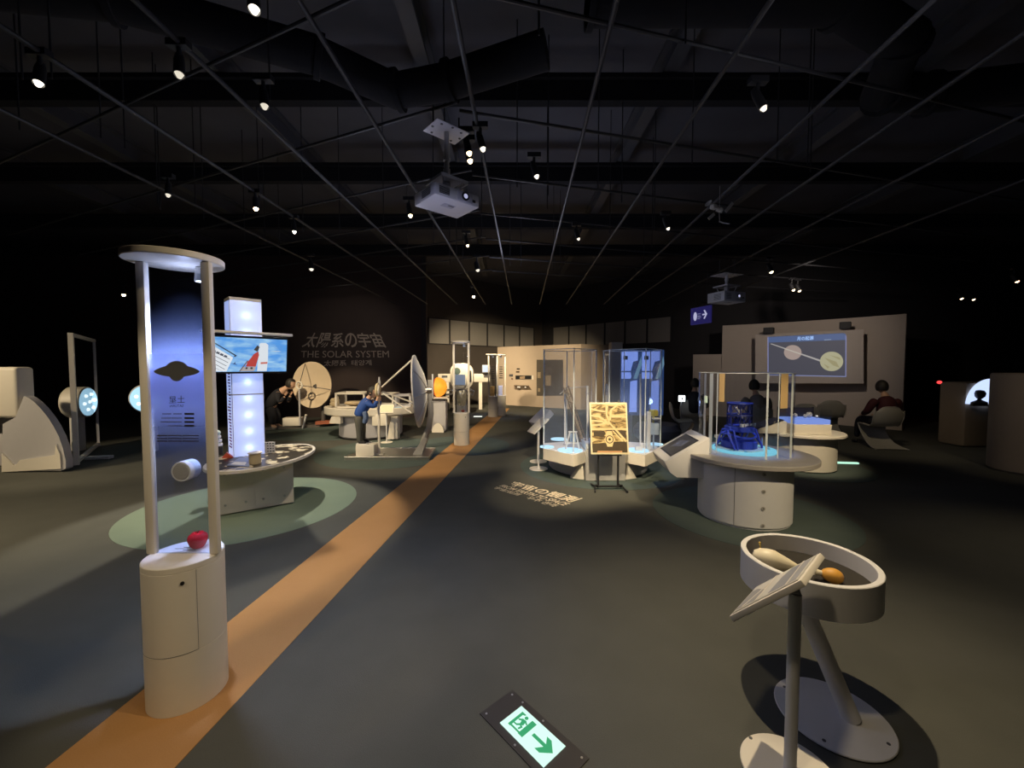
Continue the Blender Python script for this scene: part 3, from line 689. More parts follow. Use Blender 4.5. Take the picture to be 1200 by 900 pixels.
# boy in blue
BX = lambda px: (px-600)/F_PX*6.8
BZ = lambda py: EYE-(py-HOR)/F_PX*6.8
def bp(px, py, r, dy=0.0): return (BX(px), 6.8+dy, BZ(py), r)
def hand(wrist, fwd, side, curl, s=1.0):
    """palm and five fingers as short chains rooted in the palm"""
    wrist, fwd, side = Vector(wrist), Vector(fwd).normalized(), Vector(side).normalized(); curl = Vector(curl).normalized()
    palm = wrist+fwd*.045*s; out = [[(*wrist,.020*s), (*(wrist+fwd*.02*s),.021*s), (*palm,.023*s), (*(palm+fwd*.02*s),.02*s)]]
    for i, ln_ in enumerate((.045,.052,.048,.038)):
        b0 = palm+fwd*.012*s+side*(.024-.016*i)*s; m_ = b0+fwd*ln_*.55*s; e_ = m_+(fwd*.6+curl*.8)*ln_*.55*s
        out.append([(*b0,.0075*s), (*m_,.007*s), (*e_,.0055*s)])
    tb = wrist+fwd*.02*s+side*.022*s
    out.append([(*tb,.009*s), (*(tb+side*.022*s+fwd*.012*s),.008*s), (*(tb+side*.03*s+fwd*.034*s+curl*.01*s),.0065*s)])
    return out
def head_mesh(mb, ctr, face, up, s):
    """head with eye sockets, nose, mouth line, chin and ears; face = forward direction"""
    f, u_ = Vector(face).normalized(), Vector(up).normalized(); r_ = f.cross(u_).normalized(); u_ = r_.cross(f).normalized(); M = frame(r_, f, u_)
    b = bmesh.new(); bmesh.ops.create_uvsphere(b, u_segments=28, v_segments=22, radius=1)
    for v in b.verts:
        x, y, z = v.co; w_ = .74*(1-.16*max(0,-z)); l_ = .90
        if y > 0 and z < 0: y *= 1-.10*(-z)
        if y < 0 and z < -.3: y *= .8
        for sx_ in (-1,1): y -= .10*math.exp(-(((x-sx_*.34)/.18)**2+((z-.02)/.13)**2)) if y > 0 else 0
        if y > 0:
            y += .22*math.exp(-((x/.13)**2+((z+.22)/.15)**2)); y += .06*math.exp(-((x/.22)**2+((z+.52)/.07)**2)); y += .07*math.exp(-((x/.25)**2+((z+.85)/.14)**2))
        v.co = Vector((x*w_, y*l_, z*1.08))*s
    b.transform(Matrix.Translation(Vector(ctr)) @ M.to_4x4()); mb.add(b)
    for sx_ in (-1,1): mb.sphere(Vector(ctr)+M@Vector((sx_*.74*s, -.05*s, -.05*s)), (.09*s,.2*s,.28*s), M, 12, 10)
    return M
boy = thing('person', 'boy in blue jacket and grey trousers bent forward on the white step', 'person', (BX(423),6.8,.246))
bd = MB(); hc = Vector(bp(436.5,459.5,0)[:3])
M = head_mesh(bd, hc, (.95,-.05,-.28), (.30,0,.95), .098)
chains(bd, [[bp(421,487,.07), bp(424,478,.085), bp(429,471,.075), bp(432,466.5,.045), bp(435,462,.042)]])
for sy in (-1,1):
    e = bp(441,475.5,.03, sy*.10); h_ = Vector(bp(444,464.5,0, sy*.035)[:3])
    chains(bd, [[bp(430,470,.045,sy*.10), e, (*h_,.022)]])
    chains(bd, hand(h_, (.25,-sy*.25,1), (-1,0,.2), (.6,-sy*.3,.2), .85), 1)
    chains(bd, [[bp(421,487,.06,sy*.06), bp(422,503,.045,sy*.07), bp(422.5,517,.03,sy*.07)]])
body = part('body', bd, SKIN, boy, angle=60)
cl = MB(); chains(cl, [[bp(420,489,.095), bp(421,484,.102), bp(426,476,.108), bp(430,470.5,.10), bp(433,466.5,.062)],
    [bp(430.5,470,.062,-.10), bp(436,474,.052,-.125), bp(441,476,.045,-.115), bp(443,469,.034,-.06)],
    [bp(430.5,470,.062,.10), bp(436,474,.052,.125), bp(441,476,.045,.115), bp(443,469,.034,.06)]])
part('jacket', cl, mat('jacket_blue', (.025,.085,.36), .7, noise=.15), boy, angle=60)
cl = MB(); chains(cl, [[bp(421,487,.088,-.03), bp(421.5,494,.075,-.07), bp(422,504,.058,-.075), bp(422,514,.05,-.075), bp(422.5,518,.048,-.075)],
    [bp(421,487,.088,.03), bp(421.5,494,.075,.07), bp(422,504,.058,.075), bp(422,514,.05,.075), bp(422.5,518,.048,.075)]])
part('trousers', cl, mat('trousers_grey', (.10,.10,.09), .8, noise=.15), boy, angle=60)
for sy in (-1,1):
    s = part('shoe', chains(MB(), [[(BX(420.5),6.8+sy*.075,.275,.030), (BX(424),6.8+sy*.075,.28,.034), (BX(430),6.8+sy*.075,.27,.024)]]), BLACK, boy, angle=60)
    part('shoe_sole', MB().box((BX(425.2),6.8+sy*.075,.252), (.20,.07,.012), None, .005), WHITE2, s)
hb = MB()
b = bmesh.new(); bmesh.ops.create_uvsphere(b, u_segments=28, v_segments=20, radius=1)
bmesh.ops.delete(b, geom=[v for v in b.verts if (v.co.y > .35 and v.co.z < .42) or v.co.z < -.55], context='VERTS')
for v in b.verts:
    k = 1+.05*math.sin(14*v.co.x+9*v.co.z); v.co = Vector((v.co.x*.82*k, v.co.y*.98*k, v.co.z*1.18*k))*.098
b.transform(Matrix.Translation(hc) @ M.to_4x4()); hb.add(b); part('hair', hb, HAIR, boy, angle=60)
cl = MB(); chains(cl, [[bp(429,481,.045,-.11), bp(431.5,488,.05,-.12), bp(429,496,.04,-.12)]]); part('hanging_sleeve', cl, mat('jacket_blue_grey', (.10,.15,.28), .7, noise=.4, nscale=40), boy, 'checked blue-grey cloth hanging at the waist', angle=60)
# far whisper dish
fc = Vector(((365-600)/F_PX*10.3, 10.3, EYE-21/F_PX*10.3)); fn = Vector((-.25,-.968,.02)).normalized()
wd2 = thing('whisper_dish', 'large cream parabolic dish facing the room under the wall lettering', 'parabolic dish', (fc.x,fc.y,0))
CREAM = mat('dish_cream', (.74,.60,.44), .55, noise=.03)
d2 = part('dish', dish_mesh(fc, fn, .575, .14), CREAM, wd2)
q = axis_rot(fn); ff = fc+fn*.42
for a in (PI/2+.1, PI+.6, -.45):
    rim = fc+q@Vector((.575*math.cos(a), .575*math.sin(a), 0)); part('strut', MB().cyl(rim, ff, .009, n=8), DKGREY, wd2)
part('focus_ring', ringtube(ff, fn, .085, .02), WHITE, wd2)
part('focus_post', MB().cyl((ff.x,ff.y,.10), (ff.x,ff.y,ff.z-.085), .022, n=12), GREYP, wd2)
pb = Vector((fc.x+.22, fc.y+.16, 0)); part('support_arm', MB().tube([(fc.x,fc.y+.15,fc.z), (fc.x+.16,fc.y+.22,fc.z-.25), (pb.x,pb.y,.5), (pb.x-.02,pb.y,.08)], .055, 10), mat('arm_dark', (.10,.09,.085), .6), wd2)
part('base_tray', MB().prism([(-6.05,9.75),(-4.95,10.25),(-4.75,10.75),(-5.9,10.35)], .004, .07), mat('tray_dull', (.16,.145,.13), .5, .3), wd2)
part('tray_end', MB().prism([(-5.02,10.18),(-4.62,10.42),(-4.66,10.60),(-5.06,10.40)], .072, .15), mat('rust_red', (.42,.13,.07), .7), wd2, 'rust red block at the tray end')
sb = D(342,499,10.02); solo('step_box', MB().box((sb.x,10.1,.175), (.42,.3,.20), rotz(.25), .008), WHITE, 'grey step box at the feet of the person in black', 'step', (sb.x,10.1,.072))
hb_ = D(357,496,10.05); hs = thing('hearing_tube', 'short white stick leaning beside the far cream dish', 'stick', (hb_.x,10.05,.05))
part('rod', MB().cyl((hb_.x-.05,10.05,.0), (hb_.x+.03,10.05,.31), .022, n=12), WHITE2, hs); part('tip', MB().sphere((hb_.x+.035,10.05,.33), .032), WHITE, hs)
# person in black bending to the far dish
def q10(px, py, r, dy=0.0): Y = 9.95; return ((px-600)/F_PX*Y, Y+dy, EYE-(py-HOR)/F_PX*Y, r)
pk = thing('person', 'person in black stooping to listen at the far cream dish', 'person', (q10(322,0,0)[0],9.95,.0))
bd = MB(); hc = Vector(q10(340.5,450,0)[:3]); M = head_mesh(bd, hc, (.9,.1,-.15), (.2,0,.98), .125)
chains(bd, [[q10(317,478,.10), q10(321,468,.12), q10(329,459,.11), q10(335,454.5,.06), q10(339,452,.055)]])
for sy in (-1,1):
    chains(bd, [[q10(329,458,.07,sy*.16), q10(332,472,.045,sy*.2), q10(336.5,464,.03,sy*.12)]])
    chains(bd, hand(q10(337,463.5,0,sy*.12)[:3], (.4,0,1), (-1,0,.3), (.6,-sy*.3,.2), 1.0), 1)
    chains(bd, [[q10(317,478,.09,sy*.08), q10(321,488,.07,sy*.1), q10(321,499,.045,sy*.1), q10(326,501,.035,sy*.1)]])
part('body', bd, SKIN, pk, angle=60)
BCL = mat('black_clothes', (.012,.012,.018), .85, noise=.2)
cl = MB(); chains(cl, [[q10(313,480,.13), q10(318,471,.15), q10(326,461,.15), q10(332,456.5,.09)],
    [q10(329,458,.095,-.17), q10(330.5,466,.08,-.2), q10(332,471,.065,-.2), q10(336,464.5,.042,-.125)], [q10(329,458,.095,.17), q10(331,468,.075,.2), q10(332.5,471,.062,.2), q10(336,464.5,.042,.125)]])
part('jacket', cl, BCL, pk, angle=60)
cl = MB(); chains(cl, [[q10(316,477,.13,s*.05), q10(321,487,.10,s*.1), q10(320.5,498,.08,s*.1)] for s in (-1,1)]); part('trousers', cl, BCL, pk, angle=60)
for s in (-1,1): part('shoe', chains(MB(), [[(q10(319,0,0)[0],9.95+s*.1,.05,.045), (q10(326,0,0)[0],9.95+s*.1,.04,.04)]]), mat('shoe_grey', (.25,.24,.22), .7), pk, angle=60)
hb = MB(); b = bmesh.new(); bmesh.ops.create_uvsphere(b, u_segments=24, v_segments=18, radius=1)
bmesh.ops.delete(b, geom=[v for v in b.verts if (v.co.y > .4 and v.co.z < .5) or v.co.z < -.6], context='VERTS')
for v in b.verts: v.co = Vector((v.co.x*.84, v.co.y*1.0, v.co.z*1.18))*.125
b.transform(Matrix.Translation(hc) @ M.to_4x4()); hb.add(b); part('hair', hb, HAIR, pk, angle=60)

# ---------------------------------------------------------------- round table behind the boy
LAV = mat('pillar_lavender', (.50,.49,.54), .55, noise=.04)
RC = Vector((-3.2,9.08,0)); ZR = .67
rt = thing('round_table', 'round white display table on a grey drum behind the boy in blue', 'display table', RC)
part('drum', MB().lathe(RC, [(0,.03),(.66,.03),(.68,.05),(.68,.50),(0,.50)], 64), LAV, rt); part('plinth', MB().disc(RC, .69, .001, .03, 48), BLACK, rt)
part('top', MB().lathe(RC, [(0,.50),(.93,.50),(.97,.53),(.97,ZR-.01),(.96,ZR),(.90,ZR),(.90,ZR-.015),(0,ZR-.015)], 72, sx=1.04, sy=.80), WHITE, rt)
part('top_box', MB().box((RC.x+.42,RC.y-.58,.44), (.30,.30,.24), None, .006), WHITE, rt)
w0 = Vector((-3.86,8.42,0)); part('fin', MB().extr([w0+Vector((0,0,.36)), w0+Vector((.26,-.05,.36)), w0+Vector((.26,-.05,.50)), w0+Vector((.05,0,.50))], (.02,.1,0)), WHITE, rt)
part('side_wedge', MB().extr([(-2.62,8.36,.03),(-2.42,8.42,.03),(-2.42,8.42,.50),(-2.54,8.38,.50)], (.02,.12,0)), WHITE, rt)
def vitrine(label, c, sx, sy, h, yaw=0.0, m=WHITE):
    c = Vector(c); t = thing('glass_case', label, 'glass case', c); R = rotz(yaw); r = .018
    fr = MB()
    for x in (-1,1):
        for y in (-1,1): fr.box(c+R@Vector((x*sx/2, y*sy/2, h/2)), (r*2,r*2,h), R)
    for z in (r,h-r):
        for y in (-1,1): fr.box(c+R@Vector((0,y*sy/2,z)), (sx,r*2,r*2), R)
        for x in (-1,1): fr.box(c+R@Vector((x*sx/2,0,z)), (r*2,sy,r*2), R)
    part('case_frame', fr, m, t)
    for x in (-1,1): part('glass_pane', MB().box(c+R@Vector((x*sx/2,0,h/2)), (.006,sy-.04,h-.04), R), GLASS, t)
    for y in (-1,1): part('glass_pane', MB().box(c+R@Vector((0,y*sy/2,h/2)), (sx-.04,.006,h-.04), R), GLASS, t)
    return t
vitrine('left white framed glass case with a tan disc inside, behind the boy in blue', (-3.46,8.80,ZR+.001), .60,.5,.33)
vitrine('right white framed glass case on the round table, beside the dish strut', (-2.83,8.98,ZR+.001), .44,.45,.30)
vitrine('low dark glass case on the round table half behind the metal dish', (-2.44,8.98,ZR+.001), .30,.36,.27, .2, GREYP)
TAN = mat('tan_model', (.55,.42,.26), .7, noise=.2)
dk = (-3.44,8.72,ZR+.022)
solo('disc_model', MB().lathe(dk, [(0,.0),(.06,.0),(.20,.06),(.21,.08),(.16,.115),(0,.13)], 36), TAN, 'tan saucer shaped model inside the left glass case', 'model', dk)
solo('rock_sample', (lambda mb: (mb.sphere((-3.93,8.87,ZR+.06), (.11,.10,.06)), mb.sphere((-3.91,8.89,ZR+.12), (.08,.07,.09)), mb.sphere((-3.97,8.85,ZR+.13), (.05,.05,.06)), mb.sphere((-3.88,8.87,ZR+.19), (.045,.05,.05)), mb)[-1])(MB()), mat('rock_tan', (.42,.34,.22), .9, noise=.5, nscale=30, bump=.6, bscale=40), 'craggy tan rock on the rim left of the glass case', 'rock', (-3.93,8.87,ZR))
solo('blue_sheet', MB().box((-2.52,8.68,ZR+.003), (.30,.14,.006), rotz(.3)), mat('sheet_pale_blue', (.35,.55,.75), .4), 'pale blue sheet on the front rim of the round table', 'sheet', (-2.52,8.68,ZR))
def read_stand(label, c, yaw, tilt, Lh, Wh, base, zb=0, th=.025, rb=.15, pole_r=.02, group=None, frame_mat=WHITE):
    """reading stand: tilted plate on a pole with a round foot; yaw points to the high edge"""
    c = Vector(c); base = Vector(base)
    h = Vector((math.cos(yaw)*math.cos(tilt), math.sin(yaw)*math.cos(tilt), math.sin(tilt))); w_ = Vector((-math.sin(yaw), math.cos(yaw), 0)); nn = h.cross(w_).normalized()
    if nn.z < 0: nn = -nn
    M = frame(h, w_, h.cross(w_))
    t = thing('reading_stand', label, 'information stand', base, group)
    part('plate', MB().box(c-nn*th/2, (2*Lh,2*Wh,th), M, .003), frame_mat, t)
    top = c-nn*(th+.001)+h*Lh*.35
    part('pole', MB().cyl((base.x,base.y,.012), (base.x,base.y,top.z-.02), pole_r, n=20).cyl((base.x,base.y,top.z-.03), top+nn*.004, pole_r, n=20), WHITE2, t)
    ft = part('foot', MB().disc((base.x,base.y,0), rb, .001, .012, 48, bev=.003), WHITE, t)
    return t, c, h, w_, nn, M, ft
b0 = Vector((-2.57,8.17,0))
t, c, h, w_, nn, M, ft = read_stand('small cream reading stand on a disc foot between the boy and the metal dish', (b0.x+.02,b0.y-.03,.70), PI/2+.1, .9, .10,.14, b0, rb=.12, pole_r=.012)
part('page', MB().box(c+nn*.002, (.16,.24,.003), M), mat('page_cream', (.70,.62,.45), .6, noise=.05), t)
# ---------------------------------------------------------------- orange sun model and spectrometer wall
oc = D(514,465,9.6)
sun = thing('sun_model', 'glowing orange half dome on a small shelf right of the metal dish', 'sun model', (oc.x,9.6,0))
part('pedestal', MB().box((oc.x,9.7,.39), (.36,.3,.76), None, .02), GREYP, sun)
part('shelf', MB().box((oc.x+.02,9.6,oc.z-.02), (.44,.34,.035), None, .01), WHITE, sun)
part('front_foot', MB().extr([(oc.x-.12,9.35,.01)]+[(oc.x+.02+.14*math.cos(a),9.35,.01+.22*math.sin(a)) for a in [PI*i/16 for i in range(17)]], (0,.06,0)), WHITE, sun)
SUNE = bpy.data.materials.new('sun_shell'); SUNE.use_nodes = True
n = SUNE.node_tree.nodes; l = SUNE.node_tree.links; b = n['Principled BSDF']; b.inputs['Base Color'].default_value = (.8,.3,.03,1)
tc = n.new('ShaderNodeTexCoord'); nz = n.new('ShaderNodeTexNoise'); nz.inputs['Scale'].default_value = 9; rp = n.new('ShaderNodeValToRGB')
rp.color_ramp.elements[0].color = (1,.22,.015,1); rp.color_ramp.elements[1].color = (1,.58,.05,1); l.new(tc.outputs['Object'], nz.inputs['Vector']); l.new(nz.outputs['Fac'], rp.inputs[0]); l.new(rp.outputs[0], b.inputs['Emission Color']); b.inputs['Emission Strength'].default_value = .85
Ms = frame(Vector((.6,-.8,0)), Vector((.8,.6,0)), Vector((0,0,1)))
Rs = .235; mb = MB()
mb.lathe((oc.x-.03,9.6,oc.z+.0+Rs), [(Rs*math.sin(a), -Rs*math.cos(a)) for a in [PI*i/20 for i in range(21)]], 24, frame(Vector((1,0,0)),Vector((0,1,0)),Vector((0,0,1))), -PI/2-.15, PI/2-.15)
part('glowing_shell', mb, SUNE, sun)
part('red_core', MB().lathe((oc.x-.035,9.6,oc.z+Rs), [(.001,-Rs),(.07,-Rs*.8),(.10,0),(.07,Rs*.8),(.001,Rs)], 20, None, PI/2-.15, 3*PI/2-.15), emis('sun_red', (1,.10,.02), .7), sun)
Yw = 14.6
def wq(x0, y0, x1, y1, Y=Yw): a = D(x0,y1,Y); b = D(x1,y0,Y); return (a+b)/2, (abs(b.x-a.x), .06, abs(b.z-a.z))
c_, s_ = wq(513.5,438,574,447.5); bt = thing('label_beam', 'long cream beam with small dark labels crossing behind the middle column', 'beam panel', (c_.x,Yw,0))
part('beam', MB().box(c_, s_, None, .01), WHITE, bt)
for x0, x1 in ((518,524.5),(567,572.5)):
    a, s = wq(x0,440,x1,442.5); part('label', MB().box((a.x,Yw-.035,a.z), (s[0],.01,s[2])), DKGREY, bt)
part('leg', MB().box((c_.x-.6,Yw,.5), (.12,.1,1.0)).box((c_.x+.6,Yw,.5), (.12,.1,1.0)), WHITE, bt)
# stadium shaped viewer in front of it
Yv = 12.6
vc = D(538,441,Yv); vr = 11.5/F_PX*Yv; vh = 4.0/F_PX*Yv
vw = thing('viewer_booth', 'tall cream pill shaped viewer with a round port behind the middle column', 'viewer', (vc.x,Yv,0))
def stad(cx, cz, r, hh, Y): return [(cx+r*math.cos(a), Y, cz+hh+r*math.sin(a)) for a in [PI*i/20 for i in range(21)]]+[(cx+r*math.cos(a), Y, cz-hh+r*math.sin(a)) for a in [PI+PI*i/20 for i in range(21)]]
part('back_shell', MB().extr(stad(vc.x+.12,vc.z,vr,vh,Yv+.08), (0,.3,0)), WHITE, vw); part('face', MB().extr(stad(vc.x-.02,vc.z,vr*.84,vh*1.4,Yv), (0,.08,0)), WHITE, vw)
a = D(535.5,435,Yv-.01); part('port', MB().cyl(a, a+Vector((0,.02,0)), .11, n=30), mat('port_green', (.10,.14,.12), .3), vw)
a, s = wq(533.5,439,545,451,Yv-.01); part('display', MB().box(a, (s[0],.02,s[2])), emis('display_dim', (.30,.38,.52), .5), vw)
a = D(551,441,Yv+.06); part('side_slot', MB().box(a, (.08,.02,.36)), BLACK, vw)
part('pedestal', MB().box((vc.x+.05,Yv+.2,.42), (.30,.3,.84), None, .03), GREYP, vw)
for px, sg in ((525,-1),(552,1)):
    a = D(px,459,Yv-.1); part('handle', MB().tube([a+Vector((-sg*.25,.1,.02)), a+Vector((-.0,0,.06)), a+Vector((sg*.09,0,.0)), a+Vector((sg*.05,0,-.10)), a+Vector((-sg*.15,.1,-.06))], .035, 10), WHITE, vw)
a, s = wq(565.5,428,573.5,436,14.3); mo = thing('wall_monitor', 'small white glowing monitor left of the far columns', 'monitor', a)
part('casing', MB().box(a+Vector((0,.04,0)), (s[0]+.03,.05,s[2]+.03), None, .01), GREYP, mo); part('image', MB().box(a+Vector((0,.01,0)), (s[0],.01,s[2])), emis('monitor_white', (.72,.85,1), .9), mo)
part('bracket', MB().cyl((a.x,14.34,a.z), (a.x,17.2,a.z), .03, n=8), DKGREY, mo)
g = B(560,488.5); solo('floor_light', MB().box((g.x,g.y,.012), (.26,.10,.02), None, .004), emis('strip_white', (.95,1,.9), 1.2), 'short white glowing strip set on the floor beyond the middle column', 'floor light', g)
# notices on the partition
dW = (Vector((*W1,0))-Vector((*W0,0))).normalized(); nW = Vector((dW.y,-dW.x,0))
def onW(px, py):
    k = (px-600)/F_PX; s = (k*W0[1]-W0[0])/(dW.x-k*dW.y); q = Vector((*W0,0))+dW*s; return D(px, py, q.y)
def wallplate(name, x0, y0, x1, y1, m, label, cat, off=.004, th=.02, group=None):
    mb = MB(); mb.extr([onW(x0,y1)+nW*off, onW(x1,y1)+nW*off, onW(x1,y0)+nW*off, onW(x0,y0)+nW*off], nW*th); return solo(name, mb, m, label, cat, (onW(x0,y0)+onW(x1,y1))/2+nW*off, group)
o = wallplate('photo_panel', 604.5,440,623,444.5, BLACK, 'long dark photo panel in the middle of the beige partition', 'photo panel')
mb = MB(); mb.extr([onW(609.5,444)+nW*.026, onW(615.5,444)+nW*.026, onW(615.5,440.5)+nW*.026, onW(609.5,441.5)+nW*.026], nW*.004); part('photo', mb, mat('photo_tan', (.35,.25,.16), .5, noise=.6, nscale=30), o)
wallplate('notice', 623.3,440,625.3,444.8, WHITE, 'small white notice at the right end of the dark photo panel', 'notice')
wallplate('photo_panel', 597,438.5,601.3,441.2, DKGREY, 'small dark photo left of the long photo panel on the partition', 'photo panel')
wallplate('photo_panel', 599.5,443.2,601.3,444.6, mat('photo_brown', (.12,.05,.04), .5), 'tiny brown photo under the small left one on the partition', 'photo panel')
wallplate('photo_panel', 606,431.5,609.3,433, BLACK, 'topmost small black photo on the beige partition', 'photo panel')
wallplate('photo_panel', 605,434.8,608.8,436.6, mat('photo_grey_brown', (.10,.07,.05), .5), 'brown photo just below the topmost one on the partition', 'photo panel')
sh = MB(); sh.extr([onW(604,456.5)+nW*.004, onW(623,457)+nW*.004, onW(624,451.5)+nW*.30, onW(607,451.0)+nW*.30], Vector((0,0,.02)))
so = solo('sloped_shelf', sh, mat('shelf_tan', (.42,.33,.26), .6), 'sloped tan shelf with controls under the photos on the partition', 'shelf', onW(613,454))
mb = MB()
for px in (610.5,612,619): mb.sphere(onW(px,453.5)+nW*.2, .04, None, 10, 8)
part('control', mb, WHITE2, so)
fp = wallplate('dark_wall_panel', 629.2,421.5,660,463.5, mat('panel_umber', (.10,.085,.07), .6, noise=.1), 'large dark display panel at the right of the beige partition, behind the glass', 'wall panel')
for x0, y0, x1, y1 in ((630.5,436,634,443),(631,455,633.5,459),(640,440,646,452)):
    mb = MB(); mb.extr([onW(x0,y1)+nW*.026, onW(x1,y1)+nW*.026, onW(x1,y0)+nW*.026, onW(x0,y0)+nW*.026], nW*.02); part('specimen', mb, mat('specimen_tan', (.32,.25,.17), .6, noise=.3, nscale=20), fp)
struct('trim_10', MB().box((3.35,13.0,1.17), (.36,.36,2.34), None, .02), mat('pillar_pale', (.60,.57,.54), .7))
# ---------------------------------------------------------------- central island of glass cases
CC = Vector((1.33,6.22,0))
il = thing('case_island', 'round grey plinth carrying the two big glass cases behind the golden board', 'plinth', CC)
part('drum', MB().lathe(CC, [(0,.004),(.735,.004),(.75,.02),(.75,.24),(0,.24)], 72), LAV, il)
part('center_box', MB().box((1.27,5.62,.215), (.54,.46,.42), None, .006), mat('grey_front', (.42,.41,.41), .5), il)
part('center_top', MB().box((1.27,5.62,.47), (.54,.46,.085), None, .006), mat('centre_cap_blue', (.55,.58,.64), .45), il)
for s, x in ((-1,.985),(1,1.555)):
    part('gusset', MB().extr([(x,5.42,.01),(x+s*.17,5.50,.01),(x+s*.17,5.52,.02),(x+s*.02,5.42,.24)], (0,.05,0)), WHITE, il)
def big_case(label, pts):
    t = thing('glass_case', label, 'glass case', (sum(p[0] for p in pts)/len(pts), sum(p[1] for p in pts)/len(pts), .24))
    part('deck', MB().prism(pts, .245, .40), WHITE, t)
    n_ = len(pts)
    for i in range(n_):
        a, b = Vector((*pts[i],0)), Vector((*pts[(i+1)%n_],0)); d = (b-a).normalized(); nn = Vector((-d.y,d.x,0))
        a2, b2 = a+d*.012+nn*.012, b-d*.012+nn*.012
        g = part('glass_pane', MB().extr([a2+Vector((0,0,.402)), b2+Vector((0,0,.402)), b2+nn*.006+Vector((0,0,.402)), a2+nn*.006+Vector((0,0,.402))], (0,0,1.385)), CASEGL, t)
        part('corner_edge', MB().cyl((*(a+(Vector((*pts[i-1],0))-a).normalized()*.008+d*.008)[:2],.40), (*(a+(Vector((*pts[i-1],0))-a).normalized()*.008+d*.008)[:2],1.79), .007, n=8), EDGE, t)
    rim = MB()
    for i in range(n_):
        a, b = pts[i], pts[(i+1)%n_]; rim.cyl((*a,1.79), (*b,1.79), .005, n=6)
    part('top_edge', rim, EDGE, t)
    return t
F1, L1, R1, K1 = (.805,5.2), (.44,5.62), (1.19,5.64), (.84,6.15)
big_case('left of the two tall glass cases, holding a brown boom and white tubes', [F1, R1, (1.20,6.0), K1, (.48,6.02), L1])
F2, L2, R2, K2 = (1.737,5.2), (1.36,5.62), (2.10,5.62), (1.72,6.15)
big_case('right of the two tall glass cases, in front of blue lit cut-out panels', [F2, R2, (2.08,6.02), K2, (1.36,6.0), L2])
DISCE = emis('lit_disc', (.50,.80,1.0), 1.25)
for px, py, r, lab in ((668,528,.17,'large glowing round plate at the front of the left glass case'),(641,524,.10,'small glowing plate at the left corner of the left glass case'),(655,515,.13,'glowing plate at the back of the left glass case'),
                       (747,528,.15,'glowing plate at the front of the right glass case'),(768,521,.11,'glowing plate at the right corner of the right glass case')):
    g = B(px,py,.402); solo('lit_plate', MB().disc(g, r, .0, .012, 40), DISCE, lab, 'lit plate', g)
spot((.82,5.62,3.3), (.82,5.66,.4), 150, 24, COOL, .5, .03); spot((1.74,5.62,3.3), (1.74,5.66,.4), 150, 24, COOL, .5, .03)
# left case contents
bm_ = thing('satellite_boom', 'brown lattice boom leaning inside the left glass case', 'boom', (.97,5.62,.415))
b0, b1 = D(684,513,5.55), D(663,453,5.62)
dv = (b1-b0).normalized(); sv = dv.cross(Vector((0,1,0))).normalized()*.035; mb = MB(); b0 = b0+Vector((0,0,-.05))
for s in (-1,1): mb.cyl(b0+sv*s, b1+sv*s, .008, n=8)
for k in range(12):
    t0 = b0+(b1-b0)*k/12; t1 = b0+(b1-b0)*(k+1)/12; mb.cyl(t0+sv*(1 if k%2 else -1), t1-sv*(1 if k%2 else -1), .005, n=6)
part('lattice', mb, mat('boom_brown', (.16,.11,.075), .6), bm_)
part('panel', MB().extr([b0+(b1-b0)*.05+sv*.6, b0+(b1-b0)*.98+sv*.6, b0+(b1-b0)*.98-sv*.3, b0+(b1-b0)*.05-sv*.3], (0,.01,0)), mat('boom_tan', (.28,.22,.16), .6), bm_)
def upright(label, px, y0, y1, Y, r, cap=True, m=WHITE2):
    t_, b_ = D(px,y0,Y), D(px,y1,Y); b_.z = .403; t = thing('white_tube', label, 'tube', b_)
    part('shaft', MB().cyl(b_, t_, r, n=16), m, t); part('collar', MB().cyl(t_-Vector((0,0,.12)), t_-Vector((0,0,.10)), r*1.25, n=16).cyl(b_, b_+Vector((0,0,.02)), r*1.8, n=16), GREYP, t); return t
upright('tall white tube nearest the golden board in the left glass case', 688.5,452,530,5.62,.017)
upright('short thin white tube left of the brown boom', 662,460,515,5.85,.013)
upright('white tube rising above the golden board between the two cases', 711,450,470,5.98,.020)
cr_ = thing('cross_spar', 'thin pale spar running from the brown boom to the tall tube', 'spar', D(663,456,5.62))
part('bar', MB().cyl(D(656,462,5.62), D(664,455,5.62), .006, n=8).cyl(D(664,455,5.62), D(688,453,5.62), .006, n=8), mat('spar_grey', (.45,.42,.38), .5), cr_)
af = B(671,527,.414); sf = thing('sign_frame', 'small white A shaped frame on the large glowing plate', 'frame', af)
part('frame', MB().cyl(af+Vector((-.09,.04,0)), af+Vector((-.03,.05,.24)), .012, n=8).cyl(af+Vector((.10,.04,0)), af+Vector((.05,.05,.24)), .012, n=8).box(af+Vector((.01,.05,.24)), (.12,.02,.02)).box(af+Vector((0,.045,.08)), (.17,.015,.015)), WHITE2, sf)
part('card', MB().box(af+Vector((.01,.05,.16)), (.08,.008,.12)), mat('card_blue', (.35,.45,.62), .5), sf)
